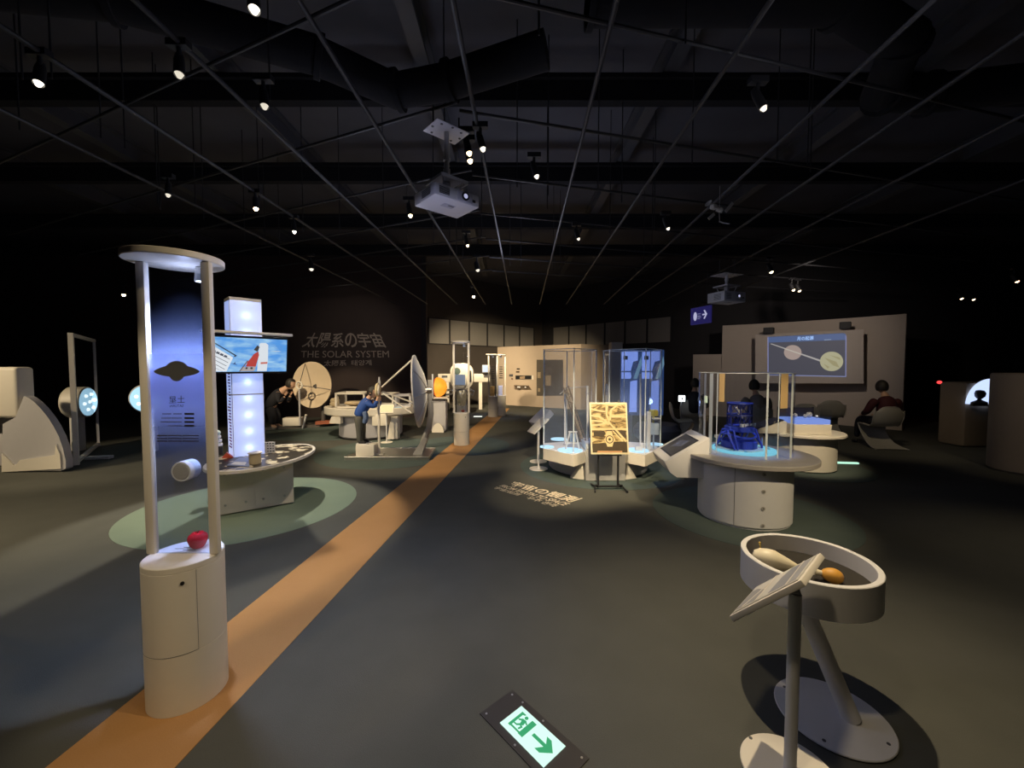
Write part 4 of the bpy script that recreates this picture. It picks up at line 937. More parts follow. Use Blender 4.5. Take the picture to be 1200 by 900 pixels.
# right case contents
mt = B(763,527,.414); st = thing('satellite_model', 'white boxy satellite model with a yellow top in the right glass case', 'model', mt)
part('tower', MB().box(mt+Vector((-.02,.06,.26)), (.05,.05,.52), None, .004), WHITE2, st)
part('bus', MB().box(mt+Vector((.06,.08,.28)), (.12,.10,.16), None, .006).cyl(mt+Vector((.06,.08,.0)), mt+Vector((.06,.08,.2)), .012, n=10), mat('model_blue_grey', (.42,.52,.70), .4), st)
part('foil_top', MB().box(mt+Vector((.05,.07,.50)), (.11,.09,.09), rotz(.4), .02).cyl(mt+Vector((.05,.07,.35)), mt+Vector((.05,.07,.46)), .015, n=10), mat('foil_yellow', (.62,.55,.14), .35, .3, noise=.3, nscale=60), st)
part('dish', MB().lathe(mt+Vector((.07,.02,.40)), [(0,0),(.04,.012),(.06,.03),(.058,.034),(.04,.016),(0,.006)], 24), WHITE2, st)
upright('slim white rocket model standing in the right glass case', 750.5,438,520,5.72,.012)
rk = B(748,528.5,.414); rs = thing('small_stand', 'small white stepped stand on the front plate of the right case', 'stand', rk)
part('block', MB().box(rk+Vector((0,.03,.03)), (.07,.05,.06), None, .004), WHITE2, rs); part('post', MB().box(rk+Vector((.05,.02,.05)), (.03,.03,.10), None, .003), WHITE2, rs)
for lab, px0, px1 in (('left of two blue lit cut-out panels behind the right glass case',728,751),('right of two blue lit cut-out panels behind the right glass case',752,777)):
    Yp = 6.62; t0, t1 = D(px0,409,Yp), D(px1,500,Yp); X0, X1 = t0.x, t1.x; w__ = X1-X0
    t = thing('cutout_panel', lab, 'lit panel', ((X0+X1)/2, Yp, .242))
    BL = emis('cutout_blue', (.26,.38,.95), .85); DB = emis('cutout_deep', (.03,.07,.22), .5)
    def cp(u, v, y=0): return Vector((X0+w__*u, Yp+y, 1.83-(1.83-.75)*v))
    part('back_board', MB().extr([cp(0,0), cp(1,0), cp(1,1), cp(0,1)], (0,.03,0)), DB, t)
    part('lit_shape', MB().extr([cp(.02,.03,-.012), cp(.80,.02,-.012), cp(.80,.16,-.012), cp(.58,.18,-.012), cp(.46,.32,-.012), cp(.02,.32,-.012)], (0,.008,0)), BL, t)
    part('lit_shape', MB().extr([cp(.02,.34,-.012), cp(.46,.34,-.012), cp(.50,.40,-.012), cp(.46,.44,-.012), cp(.02,.44,-.012)], (0,.008,0)), BL, t)
    part('lit_shape', MB().extr([cp(.45,.48,-.012), cp(.78,.46,-.012), cp(.78,.95,-.012), cp(.42,.95,-.012)], (0,.008,0)), BL, t)
    part('lit_shape', MB().extr([cp(.60,.44,-.012), cp(.96,.10,-.012), cp(1,.22,-.012), cp(.78,.44,-.012)], (0,.008,0)), emis('cutout_teal', (.22,.42,.60), .5), t)
    part('vent_mark', MB().box(cp(.2,.12,-.016), (.07,.006,.06)), BLACK, t)
    part('post', MB().box(((X0+X1)/2,Yp+.05,.50), (.06,.04,.52)), DKGREY, t)
point((1.9,6.35,1.0), 3.0, (.35,.5,1), .05)
# golden board on easel
EB = [D(690.5,470.5,5.05), D(734.5,470.5,5.05), D(738.5,531.5,4.95), D(692.5,531.5,4.95)]
exv = (EB[1]-EB[0]).normalized(); ezv = (EB[0]-EB[3]).normalized(); eyv = ezv.cross(exv).normalized()
if eyv.y < 0: eyv = -eyv
bw, bh = .475, (EB[0]-EB[3]).length; bc = sum(EB, Vector())/4; exv = Vector((1,0,0)); ME = frame(exv, ezv.cross(exv), ezv)
yb = 4.95
es = thing('easel', 'thin black easel standing in front of the glass case island', 'easel', (bc.x,yb+.05,0))
mb = MB()
for x in (-.125,.125): mb.box((bc.x+x,5.035,.245), (.022,.018,.44)).box((bc.x+x,5.13,.75), (.018,.014,.66), Matrix.Rotation(-.085,3,'X'))
mb.box((bc.x,5.0,.045), (.36,.02,.02)); mb.box((bc.x,4.99,.445), (.30,.05,.014))
for s in (-1,1):
    mb.tube([(bc.x+s*.17,5.0,.05),(bc.x+s*.20,4.86,.016)], .011, 8); mb.tube([(bc.x+s*.17,5.0,.05),(bc.x+s*.18,5.22,.016)], .011, 8); mb.box((bc.x+s*.155,5.0,.05), (.04,.02,.03))
part('frame', mb, BLACK, es)
part('clip', MB().box((bc.x-.13,5.065,1.115), (.02,.03,.03)).box((bc.x+.13,5.065,1.115), (.02,.03,.03)), STEEL, es)
GOLD = bpy.data.materials.new('gold_relief_print'); GOLD.use_nodes = True
n = GOLD.node_tree.nodes; l = GOLD.node_tree.links; b = n['Principled BSDF']; b.inputs['Roughness'].default_value = .45
tc = n.new('ShaderNodeTexCoord'); mpn = n.new('ShaderNodeMapping'); mpn.inputs['Scale'].default_value = (2.2,1,7); wv = n.new('ShaderNodeTexNoise'); wv.inputs['Scale'].default_value = 2.6; wv.inputs['Detail'].default_value = 4; wv.inputs['Distortion'].default_value = 1.6
rp = n.new('ShaderNodeValToRGB'); e_ = rp.color_ramp.elements; e_[0].position = .36; e_[0].color = (.05,.03,.012,1); e_[1].position = .62; e_[1].color = (.68,.53,.27,1); q_ = e_.new(.46); q_.color = (.22,.14,.05,1); q_ = e_.new(.53); q_.color = (.52,.38,.16,1)
l.new(tc.outputs['Object'], mpn.inputs[0]); l.new(mpn.outputs[0], wv.inputs['Vector']); l.new(wv.outputs['Fac'], rp.inputs[0]); l.new(rp.outputs[0], b.inputs['Base Color'])
bo = thing('golden_board', 'framed board with a golden spacecraft picture standing on the black easel', 'picture board', (bc.x,4.99,.455))
bc.y = 5.02; bc.z = .455+bh/2
part('board_frame', MB().box(bc, (bw,.02,bh), ME, .004), mat('frame_cream', (.76,.68,.46), .5), bo)
pc = part('picture', MB().box(bc-ME@Vector((0,.0105,0)), (bw-.04,.002,bh-.045), ME), GOLD, bo)
GL = mat('gold_pale', (.72,.57,.31), .4, noise=.1); GD = mat('gold_dark', (.055,.035,.016), .5, noise=.3, nscale=30)
def ep(u, v, d=.0125): return bc+ME@Vector(((u-.5)*(bw-.04), -d, (.5-v)*(bh-.045)))
def epoly(name, pts, m, d=.0125): part(name, MB().extr([ep(*p, d) for p in pts], ME@Vector((0,-.001,0))), m, pc)
epoly('dark_band', [(0,.82),(.35,.80),(.5,.84),(.62,.78),(1,.77),(1,1),(0,1)], GD)
epoly('dark_band', [(.05,.56),(.35,.55),(.40,.62),(.30,.68),(.05,.66)], GD); epoly('dark_band', [(.62,.55),(.98,.56),(.98,.70),(.80,.70)], GD)
epoly('gold_tube', [(0,.505),(1,.50),(1,.53),(0,.54)], GL, .013)
epoly('gold_tube', [(.45,.36),(.50,.35),(1,.76),(.96,.79)], GL, .014); epoly('gold_tube', [(.58,.55),(.62,.55),(.90,.76),(.86,.78)], GL, .014)
for pts in ([(0,.22),(.25,.24),(.48,.37),(.46,.40),(.22,.28),(0,.26)], [(.75,.0),(.82,.0),(.60,.14),(.56,.34),(.51,.34),(.54,.12)], [(0,.32),(.3,.34),(.5,.40),(.5,.43),(.28,.38),(0,.36)], [(.42,.02),(.5,.04),(.46,.2),(.53,.36),(.49,.37),(.41,.2)], [(.58,.24),(1,.25),(1,.28),(.58,.28)], [(0,.42),(.2,.41),(.42,.38),(.42,.41),(.2,.45),(0,.46)], [(0,.08),(.2,.12),(.42,.14),(.4,.17),(.18,.15),(0,.12)]):
    epoly('gold_tube', pts, GL, .013)
epoly('gold_plate', [(.43,.56),(.57,.56),(.61,.68),(.66,.73),(.61,.79),(.57,.88),(.43,.88),(.39,.79),(.35,.73),(.39,.68)], GL, .014)
mc = ep(.5,.73,.016); qq = axis_rot(ME@Vector((0,-1,0)))
part('emblem_ring', MB().lathe(mc, [(.040,0),(.050,0),(.050,.002),(.040,.002),(.040,0)], 32, qq), GD, pc); part('emblem_center', MB().lathe(mc, [(0,0),(.016,0),(.016,.002),(0,.002)], 24, qq), GD, pc)
epoly('base_strip', [(.15,.965),(.85,.965),(.85,1.0),(.12,1.0)], mat('strip_copper', (.55,.30,.14), .5), .0135)
# info stands by the island
b0 = B(631,549.6)
t, c, h, w_, nn, M, ft = read_stand('white reading stand on a disc foot at the left of the glass case island', D(630,498,b0.y+.05), .35, .72, .16,.13, b0, rb=.14, pole_r=.014)
b1 = (D(631,487,6.5).x, 6.5, 0)
t, c, h, w_, nn, M, ft = read_stand('grey boxy reading stand behind the white one at the left glass case', D(632,487,6.4), .35, .72, .16,.16, b1, rb=.14, pole_r=.02, th=.10, frame_mat=GREYP)
# lettering projected on floor and wall, its light put in as pale flat letters
LETT = mat('projected_letter_cream', (.80,.70,.54), .8, noise=.05)
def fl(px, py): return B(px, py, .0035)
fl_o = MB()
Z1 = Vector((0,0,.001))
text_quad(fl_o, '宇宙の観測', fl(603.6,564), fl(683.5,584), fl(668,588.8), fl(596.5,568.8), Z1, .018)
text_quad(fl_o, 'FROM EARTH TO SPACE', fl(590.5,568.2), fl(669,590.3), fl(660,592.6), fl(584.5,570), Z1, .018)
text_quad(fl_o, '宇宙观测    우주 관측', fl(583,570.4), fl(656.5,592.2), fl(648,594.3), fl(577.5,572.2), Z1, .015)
solo('projected_floor_lettering', fl_o, LETT, 'projected lettering in three lines, made of cream letters on the carpet before the glass cases', 'lettering', B(630,580,.003))
WL = 12.285
def wl(px, py): return D(px, py, WL)
mb = MB(); WLT = mat('projected_letter_wall', (.40,.33,.29), .8, noise=.05)
chs = '太陽系の宇宙'
for i, ch in enumerate(chs):
    a0, a1 = i/6+.008, (i+1)/6-.008
    tx0, tx1 = 362+(445-362)*a0, 362+(445-362)*a1; bx0, bx1 = 352+(455-352)*a0, 352+(455-352)*a1
    text_quad(mb, ch, wl(tx0,390), wl(tx1,390.2), wl(bx1,407.2), wl(bx0,407), bold=.014)
text_quad(mb, 'THE SOLAR SYSTEM', wl(353,411.2), wl(455.5,411), wl(456,418.8), wl(352.5,419))
text_quad(mb, '太陽系  태양계', wl(380,422.3), wl(435,421.5), wl(435.5,428.2), wl(379,429.2), bold=.01)
solo('projected_wall_lettering', mb, WLT, 'dim large projected lettering in three lines, made of pale letters on the dark left wall', 'lettering', wl(404,408))
# ---------------------------------------------------------------- round table with blue telescope model
TC_ = Vector((2.47,4.18,0)); ZB = .65
tt = thing('round_table', 'grey topped round table with four locks, carrying the blue telescope model', 'display table', TC_)
kc = Vector((2.41,4.13,0))
part('cabinet', MB().lathe(kc, [(0,.004),(.415,.004),(.415,.03),(.43,.03),(.43,ZB-.05),(0,ZB-.05)], 80), WHITE2, tt)
part('table_top', MB().disc(TC_, .62, ZB-.045, ZB, 80, bev=.006), mat('top_grey', (.42,.39,.36), .38, noise=.08, nscale=30), tt)
p_, n_ = on_cyl(864, 0, kc, .431); a_s = math.atan2(n_.y, n_.x)
part('door_seam', MB().lathe(kc, [(.4305,.03),(.4315,.03),(.4315,ZB-.05),(.4305,ZB-.05)], 2, None, a_s-.004, a_s+.004), BLACK, tt)
for py in (556,576,596,616):
    p_, n_ = on_cyl(898.5, 0, kc, .43); z = D(898.5,py,p_.y).z; k = part('door_lock', MB().cyl((p_.x,p_.y,z), (p_.x+n_.x*.008,p_.y+n_.y*.008,z), .017, n=20), mat('lock_grey', (.40,.38,.35), .4), tt)
    part('keyhole', MB().cyl((p_.x+n_.x*.008,p_.y+n_.y*.008,z), (p_.x+n_.x*.010,p_.y+n_.y*.010,z), .006, n=12), DKGREY, k)
gc = Vector((2.48,4.27,ZB+.001))
gt = thing('acrylic_tube', 'tall clear acrylic tube around the blue telescope model', 'acrylic tube', gc)
part('wall', MB().lathe(gc, [(.437,0),(.445,0),(.445,.835),(.437,.835),(.437,0)], 72), ACRYL, gt)
part('top_ring', MB().lathe(gc, [(.436,.835),(.446,.835),(.446,.840),(.436,.840),(.436,.835)], 72), EDGE, gt)
AMB = mat('strip_amber', (.72,.50,.24), .5, noise=.04)  # colour of the two strips running down from the tube's top
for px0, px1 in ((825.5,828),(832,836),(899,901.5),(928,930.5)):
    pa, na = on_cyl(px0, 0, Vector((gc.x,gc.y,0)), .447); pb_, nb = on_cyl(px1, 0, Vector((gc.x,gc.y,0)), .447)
    part('reflection_strip', MB().lathe(gc, [(.4462,.005),(.4475,.005),(.4475,.832),(.4462,.832)], 3, None, math.atan2(na.y,na.x), math.atan2(nb.y,nb.x)), EDGE, gt)  # pale strips stand in for reflections down the tube wall
for px0, px1, z0 in ((843,849.5,.55),(915.5,924,.50)):
    pa, na = on_cyl(px0, 0, Vector((gc.x,gc.y,0)), .447); pb_, nb = on_cyl(px1, 0, Vector((gc.x,gc.y,0)), .447); a0 = math.atan2(na.y,na.x); a1 = math.atan2(nb.y,nb.x)
    part('amber_strip', MB().lathe(gc, [(.4462,z0),(.4475,z0),(.4475,.832),(.4462,.832)], 6, None, a0, a1), AMB, gt)
    part('reflection_strip', MB().lathe(gc, [(.4462,.02),(.4475,.02),(.4475,.832),(.4462,.832)], 2, None, a0-.05, a0-.025), EDGE, gt)  # one more pale strip put in for a reflection
pa, na = on_cyl(828, 0, Vector((gc.x,gc.y,0)), .449); part('tag', MB().box((pa.x,pa.y,D(828,468,pa.y).z), (.035,.01,.07), rotz(math.atan2(na.y,na.x)+PI/2)), emis('tag_glow', (.8,.9,.6), .6), gt)
# telescope model
mc = Vector((2.50,4.30,ZB+.001)); BLU = mat('telescope_blue', (.03,.06,.50), .4, noise=.1); BLU2 = mat('telescope_deep_blue', (.015,.025,.18), .45); CY = emis('base_cyan', (.25,.75,.95), .75)
tm = thing('telescope_model', 'blue lattice telescope model on a glowing cyan disc inside the acrylic tube', 'telescope model', mc)
part('base_disc', MB().disc(mc, .36, 0, .03, 64, bev=.006), CY, tm)
dc2 = mc+Vector((-.07,-.02,.03))
part('deck', MB().lathe(dc2, [(0,0),(.27,0),(.27,.018),(0,.018)], 8), mat('deck_white', (.55,.75,.85), .4), tm)
part('azimuth_drum', MB().lathe(dc2, [(0,.02),(.20,.02),(.20,.10),(.17,.115),(0,.115)], 24), BLU, tm)
lt = MB()
def truss(mb, a, b, r=.007): mb.cyl(a, b, r, n=8)
Rm = rotz(.35)
def TP_(x, y, z): return dc2+Rm@Vector((x,y,z))
for sx_ in (-1,1):
    x = sx_*.20
    for y in (-.16,.16):
        truss(lt, TP_(x,y,.018), TP_(x*.92,y*.5,.24), .011); truss(lt, TP_(x*1.15,y*.9,.018), TP_(x*.92,0,.24), .009); truss(lt, TP_(x*1.15,y*.9,.018), TP_(x*1.2,y*.3,.20), .008); truss(lt, TP_(x*1.2,y*.3,.20), TP_(x*.92,0,.24), .008)
    truss(lt, TP_(x*.92,-.08,.24), TP_(x*.92,.08,.24), .014); truss(lt, TP_(x*1.2,-.05,.2), TP_(x*1.2,.05,.2), .01)
part('fork_mount', lt, BLU, tm)
part('mirror_cell', MB().lathe(dc2, [(.05,.215),(.15,.215),(.165,.225),(.165,.275),(.15,.285),(.05,.285),(.05,.215)], 32).tube([TP_(-.19,0,.25), TP_(.19,0,.25)], .03, 12), BLU, tm)
ap_ = [TP_(.19*math.cos(a),.19*math.sin(a)*.9,.20-.05*abs(math.sin(a))) for a in [PI+PI*i/12 for i in range(13)]]
part('front_arch', MB().tube(ap_, .014, 10), BLU, tm)
lt = MB(); zt0, zt1 = .285, .56; rt_ = .135
for k in range(8):
    a, b_ = 2*PI*k/8, 2*PI*(k+1)/8
    A_ = TP_(rt_*math.cos(a), rt_*math.sin(a), zt0); Bm = TP_(rt_*math.cos(b_), rt_*math.sin(b_), zt1)
    truss(lt, A_, TP_(rt_*math.cos(a), rt_*math.sin(a), zt1), .007); truss(lt, A_, TP_(rt_*math.cos(b_), rt_*math.sin(b_), (zt0+zt1)/2), .005); truss(lt, TP_(rt_*math.cos(b_), rt_*math.sin(b_), (zt0+zt1)/2), TP_(rt_*math.cos(a), rt_*math.sin(a), zt1), .005)
part('tube_truss', lt, BLU2, tm)
for z in (zt0,.42,zt1): part('tube_ring', ringtube(dc2+Vector((0,0,z)), (0,0,1), rt_, .013), BLU2, tm)
part('secondary_cross', MB().box(dc2+Vector((0,0,.44)), (.20,.012,.02), rotz(.5)@Matrix.Rotation(.8,3,'Y')).box(dc2+Vector((0,0,.44)), (.12,.012,.02), rotz(.5)@Matrix.Rotation(-.8,3,'Y')).cyl(dc2+Vector((0,0,.41)), dc2+Vector((0,0,.48)), .02, n=12), mat('model_ivory', (.7,.65,.5), .4), tm)
mb = MB()
for k in range(5): mb.box(dc2+Rm@Vector((-.10+.05*k,-.12,.305)), (.03,.03,.035), Rm)
part('instrument', mb, mat('model_white', (.7,.72,.78), .4), tm)
fg = mc+Vector((.17,-.12,.03)); fig = MB()
for k in range(7): a = k*1.3; fig.box(fg+Vector((.06*math.cos(a),.05*math.sin(a),.012+.012*(k%3))), (.045,.02,.014), rotz(a))
part('service_parts', fig, mat('part_cyan', (.45,.75,.85), .4), tm)
part('scale_mast', MB().cyl(mc+Vector((.27,.06,.03)), mc+Vector((.27,.06,.155)), .009, .004, n=10), mat('mast_blue', (.25,.35,.8), .4), tm)
part('side_box', MB().box(mc+Vector((-.27,.1,.16)), (.07,.06,.04), rotz(.3), .008).cyl(mc+Vector((-.27,.1,.03)), mc+Vector((-.27,.1,.15)), .012, n=8), mat('model_cream', (.65,.58,.42), .5), tm)
tm.scale = (.86,.86,.86)
spot((2.5,4.25,2.3), (2.5,4.3,.7), 60, 38, (.35,.5,1), .4, .03)
# tilted kiosk beside that table
kp = (1.85,4.41,.683,-.117,.557,.256,.288)
kcx = Vector(kp[:3]); yw, ti = kp[3], kp[4]
kh = Vector((math.cos(yw)*math.cos(ti), math.sin(yw)*math.cos(ti), math.sin(ti))); kw = Vector((-math.sin(yw), math.cos(yw), 0)); kn = kh.cross(kw)
kn = kn if kn.z > 0 else -kn; KM = frame(kh, kw, kh.cross(kw))
NL, FL_, FR, NR = kcx-kh*.256-kw*.288, kcx-kh*.256+kw*.288, kcx+kh*.256+kw*.288, kcx+kh*.256-kw*.288
mb = MB()
hd = Vector((math.cos(yw), math.sin(yw), 0))
lo1, lo2 = NL+Vector((0,0,-.10))+hd*.05, FL_+Vector((0,0,-.10))+hd*.05
rb1, rb2 = Vector((NR.x,NR.y,.40))-hd*.0, Vector((FR.x,FR.y,.40)); lb1, lb2 = Vector((NL.x,NL.y,.40))+hd*.12, Vector((FL_.x,FL_.y,.40))+hd*.12
ringA = [NL, lo1, lb1, rb1, NR]; mb.extr(ringA, kw*.576)
ks = part('tilted_kiosk', mb, WHITE2, tt, 'white wedge kiosk with a sloped dark screen at the table edge')
part('bezel', MB().box(kcx+kn*.004, (.50,.564,.008), KM, .003), WHITE2, ks)
SCRD = mat('dark_screen', (.07,.07,.07), .5, noise=.5, nscale=6)
sc0 = part('screen', MB().box(kcx+kn*.009-kh*.0, (.30,.40,.004), KM), SCRD, ks)
part('screen_border', MB().box(kcx+kn*.0085, (.335,.435,.003), KM), BLACK, ks)
part('page_shape', MB().box(kcx+kn*.0115+kh*.02, (.12,.20,.001), KM@rotz(.3)), mat('screen_grey', (.16,.16,.17), .2, noise=.6, nscale=12), ks)
# ---------------------------------------------------------------- second round table
T2 = Vector((4.49,6.2,0)); Z2 = .56
tb = thing('round_table', 'cream round table with a glass topped case, behind the telescope table', 'display table', T2)
part('cabinet', MB().lathe(T2, [(0,.004),(.43,.004),(.455,.02),(.455,Z2-.05),(0,Z2-.05)], 64), WHITE, tb)
part('table_top', MB().disc(T2, .56, Z2-.05, Z2, 64, bev=.012), WHITE, tb)
cs = Vector((4.40,6.02,Z2+.001)); gcs = thing('glass_case', 'low glass case with a blue lit bed on the cream round table', 'glass case', cs)
Rg = rotz(-.05)
part('block', MB().box(cs+Vector((0,0,.075)), (.52,.42,.15), Rg, .006), WHITE, gcs)
part('lit_bed', MB().box(cs+Vector((0,0,.185)), (.50,.40,.068), Rg, .01), emis('bed_blue', (.22,.34,.85), .8), gcs)
part('dark_frame', MB().box(cs+Rg@Vector((-.26,.2,.26)), (.02,.02,.22)).box(cs+Rg@Vector((.26,.2,.26)), (.02,.02,.22)).box(cs+Rg@Vector((0,.205,.29)), (.54,.01,.14), Rg), mat('case_dark', (.02,.02,.03), .3), gcs)
for s in (-1,1): part('glass_pane', MB().box(cs+Rg@Vector((s*.255,-.0,.29)), (.005,.40,.14), Rg), GLASS, gcs)
part('glass_pane', MB().box(cs+Rg@Vector((0,-.205,.29)), (.51,.005,.14), Rg), GLASS, gcs)
for k, (x, y, r) in enumerate(((.02,0,.03),(.10,.03,.045),(.18,-.02,.025),(-.1,.05,.035))):
    ss = cs+Vector((x,y,.22+r)); solo('glass_sphere', MB().sphere(ss, r), mat('sphere_grey', (.35,.37,.42), .15, noise=.2, nscale=20), ('second sphere from the left','largest sphere','smallest sphere, at the right','leftmost sphere')[k]+' on the blue lit bed of the low glass case', 'sphere', ss-Vector((0,0,r)))
wk = Vector((3.93,6.0,Z2+.001)); ws = thing('wedge_kiosk', 'cream wedge with a dark sloping top beside the low blue lit case', 'kiosk', wk)
part('body', MB().extr([wk+Vector((-.30,-.06,0)), wk+Vector((.16,-.06,0)), wk+Vector((.16,-.06,.175)), wk+Vector((.10,-.06,.185)), wk+Vector((-.30,-.06,.05))], (.06,.30,0)), WHITE, ws)
a = (wk+Vector((-.31,-.07,.06)), wk+Vector((.11,-.07,.192)), wk+Vector((.17,.25,.192)), wk+Vector((-.25,.25,.06)))
part('dark_top', MB().extr(a, (0,0,.012)), mat('top_navy', (.02,.025,.06), .3, noise=.3, nscale=14), ws)
g = B(992,543.5); solo('floor_light', MB().box((g.x,g.y,.015), (.34,.05,.024), rotz(-.12), .004), emis('strip_green', (.55,1,.75), 1.0), 'greenish glowing strip on the dark floor right of the cream round table', 'floor light', (g.x,g.y,.003))
# ---------------------------------------------------------------- screen wall
sd = Vector((2.97,-2.78,0)).normalized(); sn = Vector((-2.78,-2.97,0)).normalized()
SA = Vector((6.62,11.93,0))
def onS(px, py, off=0.0):
    k = (px-600)/F_PX; A0 = SA+sn*off; s = (k*A0.y-A0.x)/(sd.x-k*sd.y); q = A0+sd*s; return D(px, py, q.y)
ip = thing('screen_board', 'large flat board on the taupe wall holding the projected planets picture', 'screen', onS(945,420))
part('board', MB().extr([onS(885,449), onS(1012,449.5), onS(1012,386), onS(885,392)], -sn*.05), mat('board_taupe', (.56,.49,.43), .8, noise=.03), ip)
def spoly(name, pts, col, s, off, parent): return part(name, MB().extr([onS(x,y,off) for x,y in pts], sn*.0015), emis('scr_%s_%g%g' % (name, col[0], col[2]), col, s), parent)
im = spoly('projected_picture', [(900,394.5),(988,390),(991,391),(992,394),(991.5,441.5),(899.5,439.5)], (.060,.060,.080), .9, .004, ip)
spoly('title_bar', [(900.3,395),(988,390.6),(991,391.6),(991.5,398.3),(900.3,401.5)], (.07,.11,.24), .9, .007, im)
spoly('edge_line', [(899.5,438.8),(991.5,440.8),(991.5,441.7),(899.5,439.7)], (.22,.25,.45), .9, .007, im)
spoly('edge_line', [(899.5,394.7),(900.6,394.7),(900.6,439.5),(899.5,439.5)], (.2,.22,.42), .9, .008, im)
spoly('edge_line', [(990.8,392.5),(992,393.5),(991.6,441.5),(990.6,441.5)], (.2,.22,.42), .9, .008, im)
spoly('axis_beam', [(902.5,403),(904,402.5),(976,426.5),(976,429)], (.38,.36,.35), .9, .010, im)
spoly('planet', [(929+10.3*math.cos(a), 413+8.6*math.sin(a)) for a in [2*PI*i/32 for i in range(32)]], (.36,.28,.25), .9, .013, im)
spoly('axis_beam', [(919,409.0),(920,408.0),(938.5,414.2),(938.5,415.6)], (.48,.44,.38), .9, .016, im)
spoly('planet', [(974.5+13.6*math.cos(a), 423.5+11.4*math.sin(a)) for a in [2*PI*i/36 for i in range(36)]], (.40,.38,.24), .9, .013, im)
for pts in ([(966,419),(980,424),(984,431),(976,428)], [(972,416),(984,419),(985,422)], [(965,426),(972,430),(970,432)]): spoly('planet_streak', pts, (.31,.28,.15), .9, .016, im)
mb = MB(); text_quad(mb, '月の起源', onS(934,394.6,.010), onS(953.5,393.6,.010), onS(953.5,398.3,.010), onS(934,399.2,.010), bold=.02); part('title', mb, emis('scr_title', (.35,.55,.95), 1.0), im)
spoly('title_line', [(966,398),(974,397.6),(974,398.2),(966,398.6)], (.35,.45,.6), .8, .010, im)
for px0, px1, y0, y1, lab in ((896,906,384,391,'left black speaker box above the projected picture'),(985.5,996,377.5,385.5,'right black speaker box above the projected picture')):
    a = onS((px0+px1)/2, (y0+y1)/2, .05); ww = (px1-px0)/F_PX*a.y; t = thing('speaker', lab, 'speaker', a); MS = frame(sd, -sn, Vector((0,0,1)))
    part('box', MB().box(a, (ww,.2,(y1-y0)/F_PX*a.y), MS, .012), BLACK, t); part('grille', MB().box(a+sn*.105, (ww*.85,.01,(y1-y0)/F_PX*a.y*.85), MS), mat('grille', (.03,.03,.03), .7, noise=.3, nscale=200), t)
    part('bracket', MB().cyl(a-sn*.08, a-sn*.55, .03, n=8), BLACK, t)
# moulded chairs
CHM = mat('chair_white', (.42,.40,.36), .4, noise=.05)
def moulded_chair(label, pos, yaw, group='moulded white chairs facing the projected picture'):
    t = thing('moulded_chair', label, 'chair', pos, group); P = Vector(pos); R = rotz(yaw)
    prof = [(-.26,.80,.20),(-.27,.72,.25),(-.25,.60,.26),(-.21,.48,.25),(-.14,.42,.245),(0,.405,.25),(.15,.42,.25),(.215,.41,.245),(.235,.36,.235),(.20,.27,.22),(.12,.17,.22),(.0,.08,.235),(-.14,.03,.26),(-.28,.012,.28)]
    rows = []
    for i, (y, z, w_) in enumerate(prof):
        row = []
        for k in range(13):
            u = -1+2*k/12; cup = (.05 if i < 5 else (.03 if i < 8 else -.05))*u*u
            yy, zz_ = y, z
            if i < 5: yy += cup
            elif i < 8: zz_ += cup
            else: yy += cup*.8; 
            zz_ = max(.012, zz_)
            if i == 0: zz_ -= .10*u**4
            row.append(P+R@Vector((u*w_, yy, zz_)))
        rows.append(row)
    mb = MB().grid(rows); bmesh.ops.recalc_face_normals(mb.bm, faces=mb.bm.faces[:])
    o = part('shell', mb, CHM, t, angle=70); s = o.modifiers.new('thickness', 'SOLIDIFY'); s.thickness = .014; s.offset = 0
    ss = o.modifiers.new('smooth', 'SUBSURF'); ss.levels = 1; ss.render_levels = 1
    edge = MB(); edge.tube([r[0] for r in rows], .011, 8); edge.tube([r[-1] for r in rows], .011, 8); edge.tube(rows[0], .011, 8); part('rim', edge, CHM, t, angle=70)
    return t
moulded_chair('moulded white chair under the seated person in dark red', (7.12,7.72,0), -.12)
moulded_chair('pale moulded chair just behind the low blue lit case', (6.0,8.3,0), -.3)
moulded_chair('dim moulded chair between the blue lit case and the person in dark red', (7.2,9.1,0), -.4)
moulded_chair('pale moulded chair seen through the acrylic tube, at the man in grey', (4.9,8.1,0), -.1)
moulded_chair('curved white chair under the square white light box', (3.55,8.3,0), -1.9)
moulded_chair('pale moulded chair left of the man in grey, nearest the low wall', (4.15,9.2,0), -.4)
